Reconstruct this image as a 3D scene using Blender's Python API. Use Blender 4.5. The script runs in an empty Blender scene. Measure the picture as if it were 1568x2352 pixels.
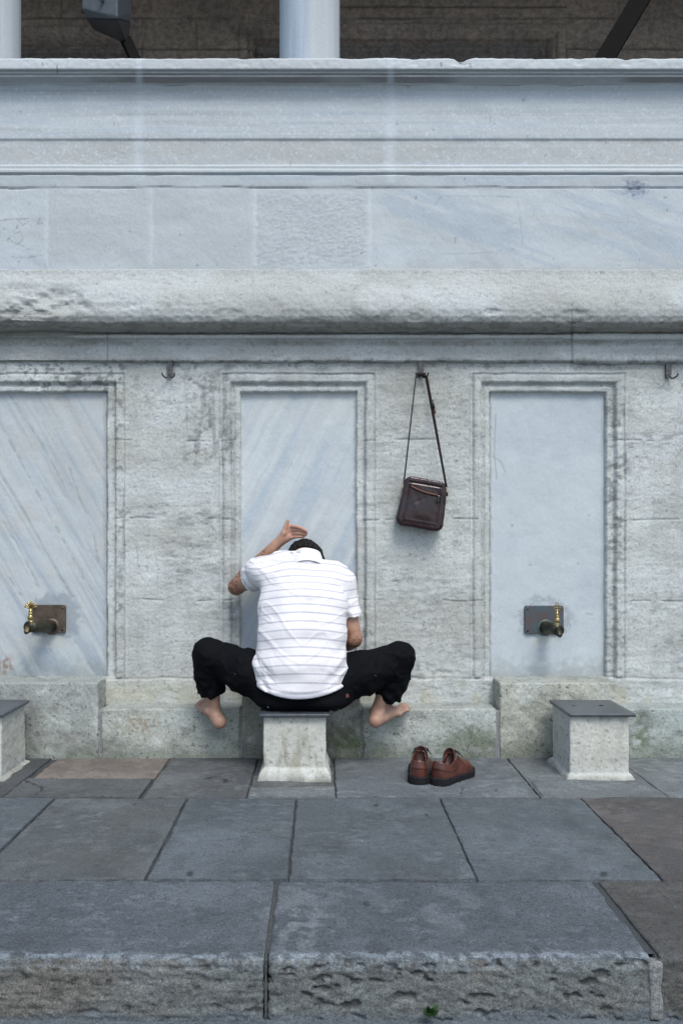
import bpy, math, random
import numpy as np
from mathutils import Vector, Matrix

# ---------------------------------------------------------------- camera, world, sun, exposure
scene = bpy.context.scene
FPX, CAMH = 1900.0, 0.986           # focal length in photo units (photo = 1568 x 2352 units), eye height above the platform
VPX, VPY = 740.0, 1243.0            # where the depth lines meet
cam_d = bpy.data.cameras.new("camera"); cam = bpy.data.objects.new("camera", cam_d)
scene.collection.objects.link(cam); scene.camera = cam
cam.location = (0, 0, CAMH); cam.rotation_euler = (math.radians(90), 0, 0)
cam_d.sensor_fit = 'VERTICAL'; cam_d.sensor_height = 36.0; cam_d.sensor_width = 24.0
cam_d.lens = FPX / 2352 * 36.0
cam_d.shift_x = (784 - VPX) / 2352; cam_d.shift_y = (VPY - 1176) / 2352
cam_d.clip_start = 0.05; cam_d.clip_end = 500
scene.render.resolution_x = 682; scene.render.resolution_y = 1024

SUN_EL, SUN_AZ = math.radians(56), math.radians(160)   # azimuth measured from +Y clockwise: light from behind right of the viewer
w = bpy.data.worlds.new("World"); scene.world = w; w.use_nodes = True
nt = w.node_tree; nt.nodes.clear()
sky = nt.nodes.new('ShaderNodeTexSky'); sky.sky_type = 'NISHITA'; sky.sun_disc = False
sky.sun_elevation = SUN_EL; sky.sun_rotation = SUN_AZ; sky.air_density = 1.0; sky.dust_density = 2.5; sky.ozone_density = 1.0
bg = nt.nodes.new('ShaderNodeBackground'); bg.inputs['Strength'].default_value = 0.12
wo = nt.nodes.new('ShaderNodeOutputWorld')
nt.links.new(sky.outputs[0], bg.inputs[0]); nt.links.new(bg.outputs[0], wo.inputs[0])
sd = bpy.data.lights.new("sun", 'SUN'); sd.energy = 1.5; sd.angle = math.radians(24); sd.color = (1.0, 0.975, 0.94)
sun = bpy.data.objects.new("sun", sd); scene.collection.objects.link(sun)
sv = Vector((math.sin(SUN_AZ) * math.cos(SUN_EL), math.cos(SUN_AZ) * math.cos(SUN_EL), math.sin(SUN_EL)))
sun.rotation_euler = (-sv).to_track_quat('-Z', 'Y').to_euler(); sun.location = sv * 20
scene.view_settings.view_transform = 'Standard'; scene.view_settings.look = 'None'
scene.view_settings.exposure = 0.64; scene.view_settings.gamma = 1.0

# ---------------------------------------------------------------- helpers
col = scene.collection
F32 = np.float32
def W(u, v, Y):                      # photo measurement + distance -> place in the world
    return np.array([(u - VPX) * Y / FPX, Y, CAMH - (v - VPY) * Y / FPX])
def floorY(v): return FPX * CAMH / (v - VPY)

def _h(ix, iy, iz, seed):
    h = (ix.astype(np.int64) * 73856093) ^ (iy.astype(np.int64) * 19349663) ^ (iz.astype(np.int64) * 83492791) ^ (seed * 2654435)
    h = (h & 0xffffffff).astype(np.uint32)
    h ^= h >> np.uint32(16); h = h * np.uint32(0x7feb352d); h ^= h >> np.uint32(15); h = h * np.uint32(0x846ca68b); h ^= h >> np.uint32(16)
    return h.astype(F32) * F32(1 / 4294967295.0)
def n2(x, y, seed=0):
    x = np.asarray(x, F32); y = np.asarray(y, F32); x, y = np.broadcast_arrays(x, y)
    ix = np.floor(x); iy = np.floor(y); fx = x - ix; fy = y - iy
    fx = fx * fx * (3 - 2 * fx); fy = fy * fy * (3 - 2 * fy)
    ix = ix.astype(np.int64); iy = iy.astype(np.int64); z = np.zeros_like(ix)
    a = _h(ix, iy, z, seed); b = _h(ix + 1, iy, z, seed); c = _h(ix, iy + 1, z, seed); d = _h(ix + 1, iy + 1, z, seed)
    return (a + (b - a) * fx) * (1 - fy) + (c + (d - c) * fx) * fy
def n3(x, y, z, seed=0):
    ix = np.floor(x); iy = np.floor(y); iz = np.floor(z); fx = x - ix; fy = y - iy; fz = z - iz
    fx = fx * fx * (3 - 2 * fx); fy = fy * fy * (3 - 2 * fy); fz = fz * fz * (3 - 2 * fz)
    ix = ix.astype(np.int64); iy = iy.astype(np.int64); iz = iz.astype(np.int64)
    r = 0
    for k in (0, 1):
        a = _h(ix, iy, iz + k, seed); b = _h(ix + 1, iy, iz + k, seed); c = _h(ix, iy + 1, iz + k, seed); d = _h(ix + 1, iy + 1, iz + k, seed)
        v = (a + (b - a) * fx) * (1 - fy) + (c + (d - c) * fx) * fy
        r = r + v * (fz if k else 1 - fz)
    return r
def fbm(x, y, o=4, seed=0):
    r = 0; a = 0.5; s = 0
    for i in range(o):
        r = r + a * n2(x * 2**i + 17.3 * i, y * 2**i + 9.1 * i, seed + i); s += a; a *= 0.5
    return r / s
def fbm3(x, y, z, o=3, seed=0):
    r = 0; a = 0.5; s = 0
    for i in range(o):
        r = r + a * n3(x * 2**i + 7.3 * i, y * 2**i, z * 2**i + 3.1 * i, seed + i); s += a; a *= 0.5
    return r / s
def ss(a, b, x): t = np.clip((x - a) / (b - a), 0, 1); return t * t * (3 - 2 * t)
def polyd(u, v, pts):                # distance to a polyline
    r = np.full(np.shape(u), 1e9, F32)
    for (ax, ay), (bx, by) in zip(pts[:-1], pts[1:]):
        dx, dy = bx - ax, by - ay; t = np.clip(((u - ax) * dx + (v - ay) * dy) / (dx * dx + dy * dy + 1e-9), 0, 1)
        r = np.minimum(r, np.hypot(u - ax - t * dx, v - ay - t * dy))
    return r
def blob(u, v, cu, cv, ru, rv): return np.exp(-((u - cu) / ru)**2 - ((v - cv) / rv)**2)
def boxm(u, v, u0, u1, v0, v1, s): return ss(u0 - s, u0 + s, u) * (1 - ss(u1 - s, u1 + s, u)) * ss(v0 - s, v0 + s, v) * (1 - ss(v1 - s, v1 + s, v))
def lerp3(c, c2, m): return c * (1 - m[..., None]) + np.asarray(c2, F32) * m[..., None]

def empty(name, loc, label, cat, group=None, rz=0):
    o = bpy.data.objects.new(name, None); col.objects.link(o); o.location = loc; o.rotation_euler = (0, 0, rz)
    o.empty_display_size = 0.1; tag(o, label, cat, group); return o
def tag(o, label=None, cat=None, group=None, kind=None):
    if label: o['label'] = label
    if cat: o['category'] = cat
    if group: o['group'] = group
    if kind: o['kind'] = kind
    return o
def mk(name, V, Fc, mat, parent=None, C=None, attrs=None, smooth=True):
    """link ONE mesh object; V in world coordinates"""
    V = np.ascontiguousarray(V, F32); me = bpy.data.meshes.new(name)
    if isinstance(Fc, np.ndarray) and Fc.shape[1] == 4:
        nf = len(Fc); me.vertices.add(len(V)); me.vertices.foreach_set('co', V.ravel())
        me.loops.add(nf * 4); me.loops.foreach_set('vertex_index', np.ascontiguousarray(Fc, np.int32).ravel())
        me.polygons.add(nf); me.polygons.foreach_set('loop_start', np.arange(0, nf * 4, 4, dtype=np.int32))
        me.update(calc_edges=True); me.validate()
    else:
        me.from_pydata([tuple(map(float, p)) for p in V], [], [tuple(map(int, f)) for f in Fc]); me.update()
    me.polygons.foreach_set('use_smooth', np.full(len(me.polygons), bool(smooth)))
    if C is not None:
        a = me.color_attributes.new('Col', 'FLOAT_COLOR', 'POINT')
        cc = np.ones((len(V), 4), F32); cc[:, :3] = C * (np.array([.92, .985, .99]) if name != 'body' else 1); a.data.foreach_set('color', cc.ravel())
    for k, x in (attrs or {}).items():
        a = me.attributes.new(k, 'FLOAT', 'POINT'); a.data.foreach_set('value', np.ascontiguousarray(x, F32))
    me.materials.append(mat)
    o = bpy.data.objects.new(name, me); col.objects.link(o)
    if parent is not None: attach(o, parent)
    return o
def attach(o, parent):
    o.parent = parent
    l = Vector(parent.location); p = parent
    if p.parent is None and p.type == 'EMPTY':
        o.matrix_parent_inverse = (Matrix.Translation(l) @ Matrix.Rotation(p.rotation_euler[2], 4, 'Z')).inverted()
def gridf(nr, nc, flip=False):
    i = np.arange((nr - 1) * (nc - 1)); r = i // (nc - 1); c = i % (nc - 1); a = r * nc + c
    q = np.stack([a, a + 1, a + nc + 1, a + nc], 1)
    return q[:, ::-1] if flip else q
def cat(parts):
    V = []; Fq = []; C = []; n = 0
    for p in parts:
        V.append(p[0]); Fq.append(p[1] + n); n += len(p[0])
        if len(p) > 2 and p[2] is not None: C.append(p[2])
    return np.concatenate(V), np.concatenate(Fq), (np.concatenate(C) if C else None)

# simple solids with quads only ------------------------------------------------
def tube(pts, rad, n=12, cap=True, sx=None):
    pts = [np.array(p, float) for p in pts]; rad = rad if hasattr(rad, '__len__') else [rad] * len(pts)
    V = []; up = None
    for i, p in enumerate(pts):
        d = (pts[min(i + 1, len(pts) - 1)] - pts[max(i - 1, 0)]); d /= np.linalg.norm(d) + 1e-12
        if up is None:
            a = np.array([0, 0, 1.]) if abs(d[2]) < 0.9 else np.array([0, 1., 0]); up = np.cross(d, a); up /= np.linalg.norm(up)
        up = up - d * up.dot(d); up /= np.linalg.norm(up) + 1e-12; sd_ = np.cross(d, up)
        for k in range(n):
            t = 2 * math.pi * k / n; V.append(p + rad[i] * (math.cos(t) * up + math.sin(t) * sd_))
    Fq = []
    for i in range(len(pts) - 1):
        for k in range(n): Fq.append((i * n + k, i * n + (k + 1) % n, (i + 1) * n + (k + 1) % n, (i + 1) * n + k))
    if cap:
        for (st, p) in ((0, pts[0]), ((len(pts) - 1) * n, pts[-1])):
            c = len(V); V.append(p)
            for k in range(0, n, 2): Fq.append((c, st + k, st + (k + 1) % n, st + (k + 2) % n) if st else (c, st + (k + 2) % n, st + (k + 1) % n, st + k))
    return np.array(V), np.array(Fq)
def lathe(center, prof, n=16, axis=(0, 0, 1)):
    a = np.array(axis, float); a /= np.linalg.norm(a)
    return tube([np.array(center) + a * z for (r, z) in prof], [max(r, 1e-4) for (r, z) in prof], n)
def rbox(lo, hi, res, r, disp=None, colf=None, faces='xXyYzZ'):
    """box with rounded edges, fine grid on every face, displaced along its normal"""
    lo = np.array(lo, float); hi = np.array(hi, float); r = min(r, *((hi - lo) / 2.001))
    def ax(i):
        L = hi[i] - lo[i]; n = max(2, int(round((L - 2 * r) / res)) + 1)
        return np.concatenate([[lo[i], lo[i] + r * 0.35], np.linspace(lo[i] + r, hi[i] - r, n), [hi[i] - r * 0.35, hi[i]]])
    A = [ax(0), ax(1), ax(2)]; out = []; base = 0
    for f in faces:
        k = 'xyz'.index(f.lower()); a, b = [j for j in range(3) if j != k]
        G = np.meshgrid(A[a], A[b], indexing='ij'); P = np.zeros(G[0].shape + (3,)); P[..., a] = G[0]; P[..., b] = G[1]
        up = f.isupper(); P[..., k] = hi[k] if up else lo[k]
        q = np.clip(P, lo + r, hi - r); nrm = P - q; nrm /= np.linalg.norm(nrm, axis=-1, keepdims=True) + 1e-12
        o = q + nrm * r; o = o.reshape(-1, 3); nn = nrm.reshape(-1, 3)
        if disp is not None: o = o + nn * disp(o, nn)[:, None]
        Fq = gridf(len(A[a]), len(A[b]), False)
        # orient outward
        i0 = Fq[len(Fq) // 2]; v = o[i0]; fn = np.cross(v[1] - v[0], v[2] - v[1]); 
        if fn[k] * (1 if up else -1) < 0: Fq = Fq[:, ::-1]
        out.append((o, Fq, colf(o, nn) if colf is not None else None))
    return cat(out)
def xform(part, M):
    V = part[0]; M = np.array(M); V2 = V @ M[:3, :3].T + M[:3, 3]; return (V2,) + tuple(part[1:])
def boxp(c, s, r=0.002, M=None, res=1.0):
    c = np.array(c, float); s = np.array(s, float) / 2; p = rbox(c - s, c + s, res, r)
    return xform(p, M) if M is not None else p

# signed distance modelling ------------------------------------------------------
def cone(p, a, b, ra, rb):
    a = np.asarray(a, F32); b = np.asarray(b, F32); ba = b - a; pa = p - a
    t = np.clip((pa @ ba) / F32(ba @ ba + 1e-9), 0, 1)
    return np.sqrt(((pa - t[:, None] * ba)**2).sum(1)) - (ra + (rb - ra) * t)
def ell(p, c, r, R=None):
    q = p - np.asarray(c, F32)
    if R is not None: q = q @ np.asarray(R, F32)       # columns of R = local axes
    r = np.asarray(r, F32); k0 = np.sqrt(((q / r)**2).sum(1)); k1 = np.sqrt(((q / (r * r))**2).sum(1)) + 1e-6
    return k0 * (k0 - 1) / k1
def smin(a, b, k):
    h = np.clip(0.5 + 0.5 * (b - a) / k, 0, 1); return b * (1 - h) + a * h - k * h * (1 - h)
def smax(a, b, k): return -smin(-a, -b, k)
def spine(p, nodes):
    """chain of elliptical cross sections; node = (centre, half width in X, half depth)"""
    out = None
    for (c0, w0, d0), (c1, w1, d1) in zip(nodes[:-1], nodes[1:]):
        c0 = np.asarray(c0, F32); c1 = np.asarray(c1, F32); s = c1 - c0; L = np.linalg.norm(s); s = s / L
        X = np.array([1, 0, 0], F32); X = X - s * (X @ s); X /= np.linalg.norm(X); D = np.cross(s, X)
        t = np.clip(((p - c0) @ s) / L, 0, 1); q = p - (c0 + t[:, None] * (c1 - c0))
        hw = w0 + (w1 - w0) * t; hd = d0 + (d1 - d0) * t; he = np.minimum(hw, hd) * 0.8
        a, b, c = q @ X, q @ D, q @ s
        k0 = np.sqrt((a / hw)**2 + (b / hd)**2 + (c / he)**2); k1 = np.sqrt((a / hw**2)**2 + (b / hd**2)**2 + (c / he**2)**2) + 1e-6
        d = k0 * (k0 - 1) / k1
        out = d if out is None else smin(out, d, 0.02)
    return out
def nets(f, lo, hi, h, coarse=4, slack=2.2):
    """surface nets on a sparse grid"""
    lo = np.array(lo, float); hi = np.array(hi, float)
    n = (np.ceil((hi - lo) / (h * coarse)).astype(int) + 1) * coarse + 1
    nc = (n - 1) // coarse
    cc = np.stack(np.meshgrid(*[(np.arange(m) + 0.5) * h * coarse + l for m, l in zip(nc, lo)], indexing='ij'), -1).reshape(-1, 3).astype(F32)
    dc = f(cc); act = np.abs(dc) < h * coarse * slack
    sgn = np.where(dc > 0, 1.0, -1.0).astype(F32).reshape(nc)
    fld = np.ones(n, F32); 
    big = np.repeat(np.repeat(np.repeat(sgn, coarse, 0), coarse, 1), coarse, 2); fld[:-1, :-1, :-1] = big
    need = np.zeros(n, bool); A = act.reshape(nc); ai = np.argwhere(A)
    off = np.stack(np.meshgrid(*[np.arange(coarse + 1)] * 3, indexing='ij'), -1).reshape(-1, 3)
    idx = (ai[:, None, :] * coarse + off[None]).reshape(-1, 3); need[idx[:, 0], idx[:, 1], idx[:, 2]] = True
    ii = np.argwhere(need)
    vals = np.empty(len(ii), F32)
    for s in range(0, len(ii), 400000):
        vals[s:s + 400000] = f((ii[s:s + 400000] * h + lo).astype(F32))
    fld[ii[:, 0], ii[:, 1], ii[:, 2]] = vals
    ins = fld < 0; nx, ny, nz = n
    cs = np.zeros((nx - 1, ny - 1, nz - 1), np.int8)
    for a in (0, 1):
        for b in (0, 1):
            for c in (0, 1): cs += ins[a:nx - 1 + a, b:ny - 1 + b, c:nz - 1 + c]
    cell = np.argwhere((cs > 0) & (cs < 8)); vid = np.full(cs.shape, -1, np.int32); vid[cell[:, 0], cell[:, 1], cell[:, 2]] = np.arange(len(cell))
    acc = np.zeros((len(cell), 3)); cnt = np.zeros(len(cell))
    cor = [(a, b, c) for a in (0, 1) for b in (0, 1) for c in (0, 1)]
    vals8 = {k: fld[cell[:, 0] + k[0], cell[:, 1] + k[1], cell[:, 2] + k[2]] for k in cor}
    for k in cor:
        for d in range(3):
            if k[d] == 0:
                k2 = list(k); k2[d] = 1; k2 = tuple(k2); a = vals8[k]; b = vals8[k2]; m = (a < 0) != (b < 0)
                t = np.where(m, a / np.where(m, a - b, 1), 0); P = np.tile(np.array(k, float), (len(cell), 1)); P[:, d] = t
                acc[m] += P[m]; cnt[m] += 1
    V = (cell + acc / cnt[:, None]) * h + lo
    Q = []
    for d in range(3):
        a, b = [(1, 2), (2, 0), (0, 1)][d]
        sl0 = [slice(1, -1)] * 3; sl1 = [slice(1, -1)] * 3; sl0[d] = slice(0, -1); sl1[d] = slice(1, None)
        A0 = ins[tuple(sl0)]; A1 = ins[tuple(sl1)]; m = A0 != A1; e = np.argwhere(m); s = A0[m]
        st = np.array([1, 1, 1]); st[d] = 0; e = e + st
        def g(da, db):
            x = e.copy(); x[:, a] -= da; x[:, b] -= db; return vid[x[:, 0], x[:, 1], x[:, 2]]
        q = np.stack([g(1, 1), g(0, 1), g(0, 0), g(1, 0)], 1); q[~s] = q[~s][:, ::-1]; Q.append(q)
    Q = np.concatenate(Q); Q = Q[(Q >= 0).all(1)]
    return V, Q
def relax(V, Q, it=2, lam=0.5):
    E = np.concatenate([Q[:, [0, 1]], Q[:, [1, 2]], Q[:, [2, 3]], Q[:, [3, 0]]])
    for _ in range(it):
        S = np.zeros_like(V); c = np.zeros(len(V))
        for k in range(3): S[:, k] = np.bincount(E[:, 0], V[E[:, 1], k], len(V)) + np.bincount(E[:, 1], V[E[:, 0], k], len(V))
        c = np.bincount(E[:, 0], minlength=len(V)) + np.bincount(E[:, 1], minlength=len(V))
        V = V + lam * (S / np.maximum(c, 1)[:, None] - V)
    return V

# ---------------------------------------------------------------- materials
def newmat(name):
    m = bpy.data.materials.new(name); m.use_nodes = True; t = m.node_tree; b = t.nodes['Principled BSDF']; return m, t, b
def noise(t, vec, scale, detail=4, rough=0.55, dist=0.0):
    n = t.nodes.new('ShaderNodeTexNoise'); n.inputs['Scale'].default_value = scale; n.inputs['Detail'].default_value = detail
    n.inputs['Roughness'].default_value = rough; n.inputs['Distortion'].default_value = dist; t.links.new(vec, n.inputs['Vector']); return n.outputs['Fac']
def ramp(t, fac, stops):
    r = t.nodes.new('ShaderNodeValToRGB'); e = r.color_ramp.elements
    while len(e) < len(stops): e.new(0.5)
    for k, (p, c) in enumerate(stops): e[k].position = p; e[k].color = (c, c, c, 1) if not hasattr(c, '__len__') else (*c, 1)
    t.links.new(fac, r.inputs[0]); return r.outputs[0]
def mul(t, a, b, fac=1.0):
    m = t.nodes.new('ShaderNodeMix'); m.data_type = 'RGBA'; m.blend_type = 'MULTIPLY'; m.inputs[0].default_value = fac
    t.links.new(a, m.inputs[6]); t.links.new(b, m.inputs[7]); return m.outputs[2]
def stone(name, grain=(0.82, 1.12), gs=70, pit=None, pscale=(60, 60, 120), pdark=0.35, bump=0.5, bs=120, rough=0.8, bdist=0.003, base=None):
    m, t, b = newmat(name); tc = t.nodes.new('ShaderNodeTexCoord').outputs['Object']
    if base is None:
        at = t.nodes.new('ShaderNodeAttribute'); at.attribute_name = 'Col'; c = at.outputs['Color']
    else:
        rg = t.nodes.new('ShaderNodeRGB'); rg.outputs[0].default_value = (*base, 1); c = rg.outputs[0]
    g1 = ramp(t, noise(t, tc, gs, 8, 0.75), [(0.3, grain[0]), (0.7, grain[1])]); c = mul(t, c, g1)
    g2 = ramp(t, noise(t, tc, gs * 2.1, 3, 0.75), [(0.38, grain[0]), (0.62, grain[1])]); c = mul(t, c, g2)
    h = noise(t, tc, bs, 8, 0.75)
    if pit:
        mp = t.nodes.new('ShaderNodeMapping'); mp.inputs['Scale'].default_value = pscale; t.links.new(tc, mp.inputs[0])
        pn = noise(t, mp.outputs[0], 1.0, 4, 0.6); pr = ramp(t, pn, [(pit, pdark), (pit + 0.05, 1.0)]); c = mul(t, c, pr)
        mm = t.nodes.new('ShaderNodeMath'); mm.operation = 'MULTIPLY'; t.links.new(h, mm.inputs[0]); t.links.new(pr, mm.inputs[1]); h = mm.outputs[0]
    t.links.new(c, b.inputs['Base Color']); b.inputs['Roughness'].default_value = rough
    bp = t.nodes.new('ShaderNodeBump'); bp.inputs['Strength'].default_value = bump; bp.inputs['Distance'].default_value = bdist
    t.links.new(h, bp.inputs['Height']); t.links.new(bp.outputs[0], b.inputs['Normal']); return m
def plain(name, c, rough=0.5, metal=0.0, var=0.15, vs=40, bump=0.1, bs=200, bdist=0.001, c2=None, sheen=0, coat=0, spec=.5):
    m, t, b = newmat(name); tc = t.nodes.new('ShaderNodeTexCoord').outputs['Object']
    n = noise(t, tc, vs, 5, 0.6); c = np.array(c, float)
    r = t.nodes.new('ShaderNodeValToRGB'); r.color_ramp.elements[0].position = 0.35; r.color_ramp.elements[1].position = 0.68
    r.color_ramp.elements[0].color = (*np.clip(c * (1 - var), 0, 1), 1); r.color_ramp.elements[1].color = (*(np.clip(c * (1 + var), 0, 1) if c2 is None else c2), 1)
    t.links.new(n, r.inputs[0]); t.links.new(r.outputs[0], b.inputs['Base Color'])
    b.inputs['Metallic'].default_value = metal
    rr = t.nodes.new('ShaderNodeMapRange'); rr.inputs[3].default_value = max(0, rough - 0.08); rr.inputs[4].default_value = min(1, rough + 0.08)
    t.links.new(n, rr.inputs[0]); t.links.new(rr.outputs[0], b.inputs['Roughness'])
    b.inputs['Specular IOR Level'].default_value = spec
    if sheen: b.inputs['Sheen Weight'].default_value = sheen
    if coat: b.inputs['Coat Weight'].default_value = coat
    bp = t.nodes.new('ShaderNodeBump'); bp.inputs['Strength'].default_value = bump; bp.inputs['Distance'].default_value = bdist
    t.links.new(noise(t, tc, bs, 5, 0.6), bp.inputs['Height']); t.links.new(bp.outputs[0], b.inputs['Normal']); return m

M_wall = stone('travertine_wall', (0.84, 1.12), 110, 0.33, (110, 110, 170), 0.55, 0.65, 140, 0.85, 0.0022)
M_marble = stone('weathered_marble', (0.92, 1.07), 110, None, bump=0.18, bs=200, rough=0.7, bdist=0.002)
M_panel = stone('marble_slab', (0.94, 1.05), 100, None, bump=0.12, bs=150, rough=0.6, bdist=0.002)
M_plinth = stone('pitted_plinth', (0.80, 1.14), 70, 0.34, (75, 75, 95), 0.4, 0.8, 110, 0.88)
M_pave = stone('worn_paving', (0.60, 1.45), 130, 0.32, (90, 90, 90), 0.6, 0.7, 170, 0.66)
M_step = stone('rough_step', (0.60, 1.42), 120, 0.33, (85, 85, 120), 0.5, 0.9, 130, 0.8, 0.003)
M_cem = stone('painted_cement', (0.90, 1.06), 60, 0.31, (55, 55, 55), 0.6, 0.6, 120, 0.85)
M_dark = stone('gallery_stone', (0.75, 1.2), 14, None, bump=0.6, bs=40, rough=0.9, bdist=0.006)
# ================================================================ the fountain wall
YW = 3.907
def xs(lo=-2.9, hi=3.1, a=-1.75, b=1.95, res=0.0045):
    return np.concatenate([np.arange(lo, a, 0.03), np.arange(a, b, res), np.arange(b, hi + 0.03, 0.03)])
def resample(pts, h):
    out = []
    for (a, b) in zip(pts[:-1], pts[1:]):
        a = np.array(a); b = np.array(b); n = max(1, int(np.linalg.norm(b - a) / h)); out += [a + (b - a) * i / n for i in range(n)]
    out.append(np.array(pts[-1])); return np.array(out)
NICHE = [111, 685, 1259, -463, 1833]
wall = empty('fountain_wall', (0, YW, 0), 'tall weathered pale marble and limestone ablution wall with three framed niches and a rounded moulding', 'wall')

def pits_xz(X, Z, sc, th, seed, st=2.0):
    n = fbm(X * sc, Z * sc * st, 3, seed); return 1 - ss(th, th + 0.06, n)

# --- lower wall: pilasters and moulded niche frames
def lower_wall():
    X, Z = np.meshgrid(xs(), np.arange(0.2, 1.850, 0.0045)); X = X.astype(F32); Z = Z.astype(F32)
    U = VPX + X * FPX / YW; V = VPY - (Z - CAMH) * FPX / YW
    wob = (fbm(X * 9, Z * 9, 3, 3) - .5) * 5 + (fbm(X * 45, Z * 45, 2, 4) - .5) * 4
    e = np.full(X.shape, 1e3, F32)
    for c in NICHE:
        e = np.minimum(e, np.maximum(np.abs(U - c) - 133, 900 - V))
    e2 = e + wob * 0.55
    ero = ss(0.35, 0.75, fbm(X * 5, Z * 5, 3, 7))              # how worn the frame is
    def bump_(a, b, s): return ss(a - s, a + s, e2) * (1 - ss(b - s, b + s, e2))
    Y = np.zeros_like(X)
    Y += 0.060 * (1 - ss(-2, 2, e2))                               # behind the panel
    Y += 0.010 * bump_(0, 14, 1.5) + 0.017 * bump_(14, 21, 2.8)
    Y += -0.006 * bump_(21, 38, 5) + 0.006 * bump_(39.5, 43, 1.6) - 0.003 * bump_(43, 47, 1)
    low = ss(1535, 1552, V); Y *= (1 - 0.0 * low)
    cover = (V > 1557)                                          # second plinth course, a little proud
    Y = np.where(cover, -0.006 + 0.004 * fbm(X * 20, Z * 20, 3, 9), Y)
    joint = np.full(X.shape, 1e3, F32)
    for jv, k in ((1012, 1), (1193, 2), (1379, 3)):
        jl = np.abs(V - jv - (fbm(X * 6, Z * 0 + k, 3, 20 + k) - .5) * 10); joint = np.minimum(joint, jl + 3 * (fbm(X * 14, Z * 0 + k + 5, 3, 25) > .52))
    pil = ss(20, 30, e) 
    jm = (1 - ss(0.8, 2.6, joint)) * ss(12, 20, e) * ss(0.35, 0.55, fbm(X * 8, Z * 3, 3, 31) + .1)
    Y += 0.004 * jm * (~cover)
    j2 = 1 - ss(1.0, 3.0, np.abs(V - 1557.5 - (fbm(X * 7, X * 0, 3, 8) - .5) * 4)); Y += 0.006 * j2
    # weathering relief
    str_ = fbm(X * 7, Z * 60, 4, 41); fine = fbm(X * 70, Z * 110, 3, 42); med = fbm(X * 18, Z * 26, 4, 43)
    Y += (0.5 - str_) * 0.0014 * pil + (0.5 - fine) * 0.0028 + (0.5 - med) * 0.0045
    pt = pits_xz(X, Z, 75, 0.22, 44, 1.4); Y += pt * 0.0018
    # ---- surface colour (stone bands, stains, dirt, a painted shadow line)
    C = np.ones(X.shape + (3,), F32) * np.array([0.525, 0.53, 0.515], F32)
    C *= (0.74 + 0.50 * fbm(X * 6, Z * 11, 6, 51))[..., None]; C *= (0.88 + 0.24 * fbm(X * 30, Z * 4, 4, 56))[..., None]
    C = lerp3(C, [0.56, 0.57, 0.57], ss(0.52, 0.75, fbm(X * 4, Z * 9, 4, 52)) * 0.75)
    C = lerp3(C, [0.40, 0.38, 0.33], ss(0.5, 0.8, fbm(X * 2.2, Z * 5, 4, 53)) * 0.5)
    band = ss(0.52, 0.68, str_) * ss(0.42, 0.65, fbm(X * 2.5, Z * 3, 3, 54)); C *= (1 - 0.17 * band)[..., None]
    dirt_shade = np.zeros_like(X)
    sp = ss(0.50, 0.70, fbm(X * 40, Z * 60, 4, 61)); spv = ss(0.50, 0.68, fbm(X * 55, Z * 9, 4, 62)); sph = ss(0.48, 0.66, fbm(X * 24, Z * 85, 5, 66))
    dirt_shade += boxm(U, V, 372, 515, 1235, 1375, 16) * sph * 0.5
    dirt_shade += boxm(U, V, 372, 515, 1180, 1215, 14) * sph * 0.5
    dirt_shade += boxm(U, V, 425, 560, 845, 1060, 18) * (spv * 0.55 + sp * 0.35)
    dirt_shade += boxm(U, V, 285, 560, 1155, 1185, 9) * sph * 0.4
    dirt_shade += boxm(U, V, 50, 285, 835, 895, 7) * sp * 1.0
    dirt_shade += blob(U, V, 1412, 920, 26, 60) * (sp + 0.3) * 1.2
    dirt_shade += boxm(U, V, 1395, 1440, 960, 1550, 8) * sp * 0.55
    dirt_shade += boxm(U, V, 1435, 1700, 990, 1030, 8) * sph * 0.6
    dirt_shade += boxm(U, V, 860, 1095, 1320, 1400, 14) * sph * 0.35
    dirt_shade += boxm(U, V, 860, 1130, 1530, 1600, 12) * sph * 0.3
    dirt_shade += boxm(U, V, 265, 285, 900, 1560, 5) * (sp * 0.6 + .08)
    gro = bump_(13, 22, 2.5); dirt_shade += gro * (0.04 + 0.26 * ss(.4, .7, fbm(X * 11, Z * 11, 3, 63)))
    dirt_shade += bump_(39, 43.5, 1.4) * (0.05 + 0.40 * ss(.45, .65, fbm(X * 5, Z * 5, 3, 64)))
    dirt_shade += jm * 0.38 + j2 * 0.45
    dirt_shade += ss(838, 828, V) * 0.45 + ss(860, 835, V) * sp * 0.45  # painted shadow line just under the band, then real specks
    dirt_shade += ss(0.5, 0.75, fbm(X * 6, Z * 6, 5, 65)) * 0.45 * sp + 0.5 * ss(.66, .74, fbm(X * 90, Z * 110, 3, 67)) * ss(.4, .6, fbm(X * 5, Z * 8, 3, 68))
    dirt_shade += pt * 0.35
    C = lerp3(C, [0.155, 0.16, 0.16], np.clip(dirt_shade * .8, 0, 0.75))
    mort = (1 - ss(0.6, 2.2, np.abs(e - 44))) * ss(.45, .6, fbm(X * 4, Z * 4, 3, 71)); C = lerp3(C, [0.62, 0.64, 0.66], mort * 0.5 * (V < 1550))
    yl = ss(1530, 1600, V) * ss(.4, .65, fbm(X * 8, Z * 8, 3, 72)); C = lerp3(C, [0.44, 0.41, 0.31], yl * 0.6)
    crk = np.full(X.shape, 99., F32)
    for pts in ([(311, 1225), (316, 1290), (324, 1325), (345, 1350)], [(352, 1255), (362, 1300), (362, 1370)], [(505, 880), (506, 985), (502, 1010), (504, 1090)], [(528, 890), (530, 1017), (500, 1017)],
                [(262, 1240), (264, 1330), (262, 1400), (258, 1500)], [(245, 1150), (240, 1250)], [(1098, 1050), (1096, 1200)], [(1128, 990), (1137, 1080), (1130, 1230)]):
        crk = np.minimum(crk, polyd(U, V, pts) + (fbm(X * 60, Z * 60, 2, 73) - .5) * 2.5)
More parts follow.
